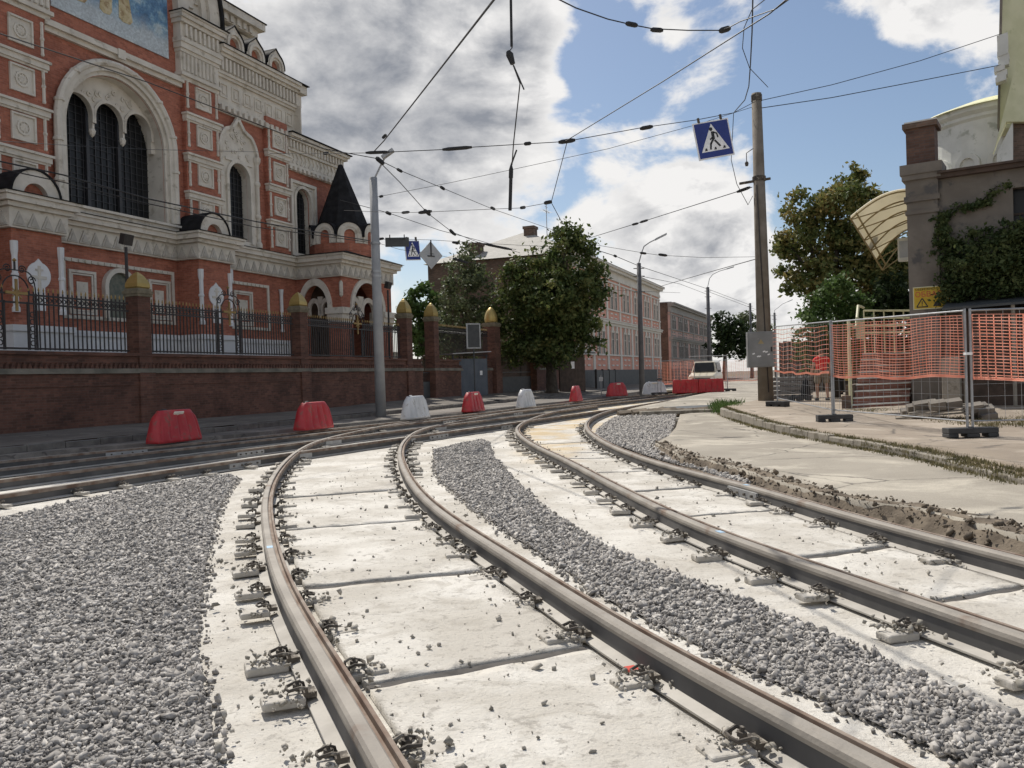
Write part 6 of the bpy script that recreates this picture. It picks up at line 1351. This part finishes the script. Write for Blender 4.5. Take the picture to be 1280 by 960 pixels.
t=thing('carrier_bag','small yellow bag carried by the person in the pink top','bag',(pp[0]+.42,pp[1]-.02,walk_z(*pp[:2])+.55)); MB().box(-.14,.14,-.06,.06,0,.3).build('sack',M['yellowbag'],t,bevel=.03); MB().tube([(-.08,0,.3),(-.06,0,.42),(.06,0,.42),(.08,0,.3)],.01,5).build('strap',M['yellowbag'],t)
# ================================================================ SKY, SUN, CAMERA
SUN_EL=R_(51); sh=np.array([-.44,.9]); sh/=np.linalg.norm(sh); SDIR=Vector((sh[0]*math.cos(SUN_EL),sh[1]*math.cos(SUN_EL),math.sin(SUN_EL)))
sl=bpy.data.lights.new('sun','SUN'); sl.energy=4.6; sl.angle=R_(.53); sl.color=(1.,.95,.87); so=bpy.data.objects.new('sun',sl); COL.objects.link(so); so.rotation_euler=SDIR.to_track_quat('Z','Y').to_euler()
wd=bpy.data.worlds.new('World'); scene.world=wd; wd.use_nodes=True; nt=wd.node_tree; nt.nodes.clear(); T=NT(nt)
sky=T.n('ShaderNodeTexSky',sky_type='NISHITA'); sky.sun_disc=False; sky.sun_elevation=SUN_EL; sky.sun_rotation=math.atan2(SDIR.x,SDIR.y); sky.air_density=1.; sky.dust_density=.8; sky.ozone_density=1.4
D=T.n('ShaderNodeTexCoord').outputs['Generated']; x,y,z=T.sep(D)
Dv=T.comb(x,y,T.math('MULTIPLY',z,1.7))
def fb(off): return T.noise(T.n('ShaderNodeVectorMath',operation='ADD',ins={0:Dv,1:off}).outputs[0],7.4,12,.58,0,.2)
n2=fb((3.1,0,.7)); n2b=fb((3.1-.012,0,.7+.04)); n3=T.noise(Dv,2.4,5,.5)
dens=T.math('ADD',T.math('MULTIPLY',T.math('SUBTRACT',T.math('ADD',T.math('MULTIPLY',n3,.25),T.math('MULTIPLY',n2,.75)),.5),2.3),.5)
def blob(px,py,r,w,inner=.2):
    d=ray(px,py); d=d/np.linalg.norm(d); vm=T.n('ShaderNodeVectorMath',operation='DISTANCE',ins={0:D,1:tuple(d)}); return T.mr(vm.outputs['Value'],r*inner,r,w,0.)
cov=T.math('ADD',T.math('MULTIPLY',T.mr(y,.1,-.5),.14),T.mr(z,.17,.05,0.,.2))
for (px,py,r,w) in [(430,90,.33,.36),(560,90,.2,.3),(300,200,.35,.3),(640,60,.09,.22),(680,30,.06,.1),(560,250,.16,.12),(690,235,.1,.16),(640,170,.1,.2),(800,250,.13,.26),(890,260,.11,.26),(760,175,.06,.14),(860,330,.14,.14),(950,345,.1,.16),(970,215,.05,.16),(1090,25,.075,.34),(1170,0,.09,.34),(850,112,.04,.26),(905,85,.045,.24),(830,40,.04,.2),(720,330,.14,.08),
   (760,100,.1,-.22),(880,160,.07,-.16),(1030,110,.14,-.3),(1000,190,.07,-.2),(1100,170,.15,-.3),(985,285,.035,-.15),(520,355,.06,-.12),(720,200,.03,-.12),(520,340,.09,-.12),(640,200,.05,-.08),(-400,200,.8,.2),(900,-900,.6,.05),(2200,300,.9,.1)]:
    cov=T.math('ADD',cov,blob(px,py,r,w*.9))
thick=None
for (px,py,r,w) in [(430,130,.22,1.),(560,140,.13,.9),(640,30,.1,.7),(300,120,.22,.9),(380,20,.2,.55),(500,275,.1,.6),(600,265,.12,.7),(690,275,.09,.65),(790,275,.07,.55),(870,285,.05,.4),(720,330,.1,.15),(560,210,.06,.5),(660,90,.05,.5)]:
    b=blob(px,py,r,w,.1); thick=b if thick is None else T.math('MAXIMUM',thick,b)
dd=T.math('ADD',dens,cov); alpha=T.mr(dd,.55,.80)
core=T.mr(dd,.66,1.02); lit=T.math('MULTIPLY',T.math('SUBTRACT',n2,n2b),4.4)
shade=T.math('ADD',T.math('MULTIPLY',core,T.math('ADD',T.math('MULTIPLY',thick,.66),.14)),T.math('MULTIPLY',lit,T.math('MULTIPLY',core,T.math('ADD',T.math('MULTIPLY',thick,.55),-1.))),clamp=True)
cl=T.mix(shade,(1.05,1.035,1.02),(.33,.352,.40))
hz=T.mr(z,.0,.15,.8,.02); alpha=T.math('MAXIMUM',alpha,hz)
b1=T.n('ShaderNodeBackground',ins={0:sky.outputs[0],1:.097}); b2=T.n('ShaderNodeBackground',ins={0:cl,1:.86}); mx=T.n('ShaderNodeMixShader',ins={0:alpha}); nt.links.new(b1.outputs[0],mx.inputs[1]); nt.links.new(b2.outputs[0],mx.inputs[2]); out=T.n('ShaderNodeOutputWorld'); nt.links.new(mx.outputs[0],out.inputs[0])
cam=bpy.data.cameras.new('camera'); cam.sensor_width=36; cam.lens=F/1280*36; cam.clip_start=.05; cam.clip_end=8000; co=bpy.data.objects.new('camera',cam); COL.objects.link(co)
co.matrix_world=Matrix(((RT[0],UP[0],-fw[0],0),(RT[1],UP[1],-fw[1],0),(RT[2],UP[2],-fw[2],H),(0,0,0,1))); scene.camera=co
vs_=scene.view_settings; vs_.view_transform='Standard'; vs_.look='None'; vs_.gamma=1; vs_.use_curve_mapping=False; vs_.exposure=0.
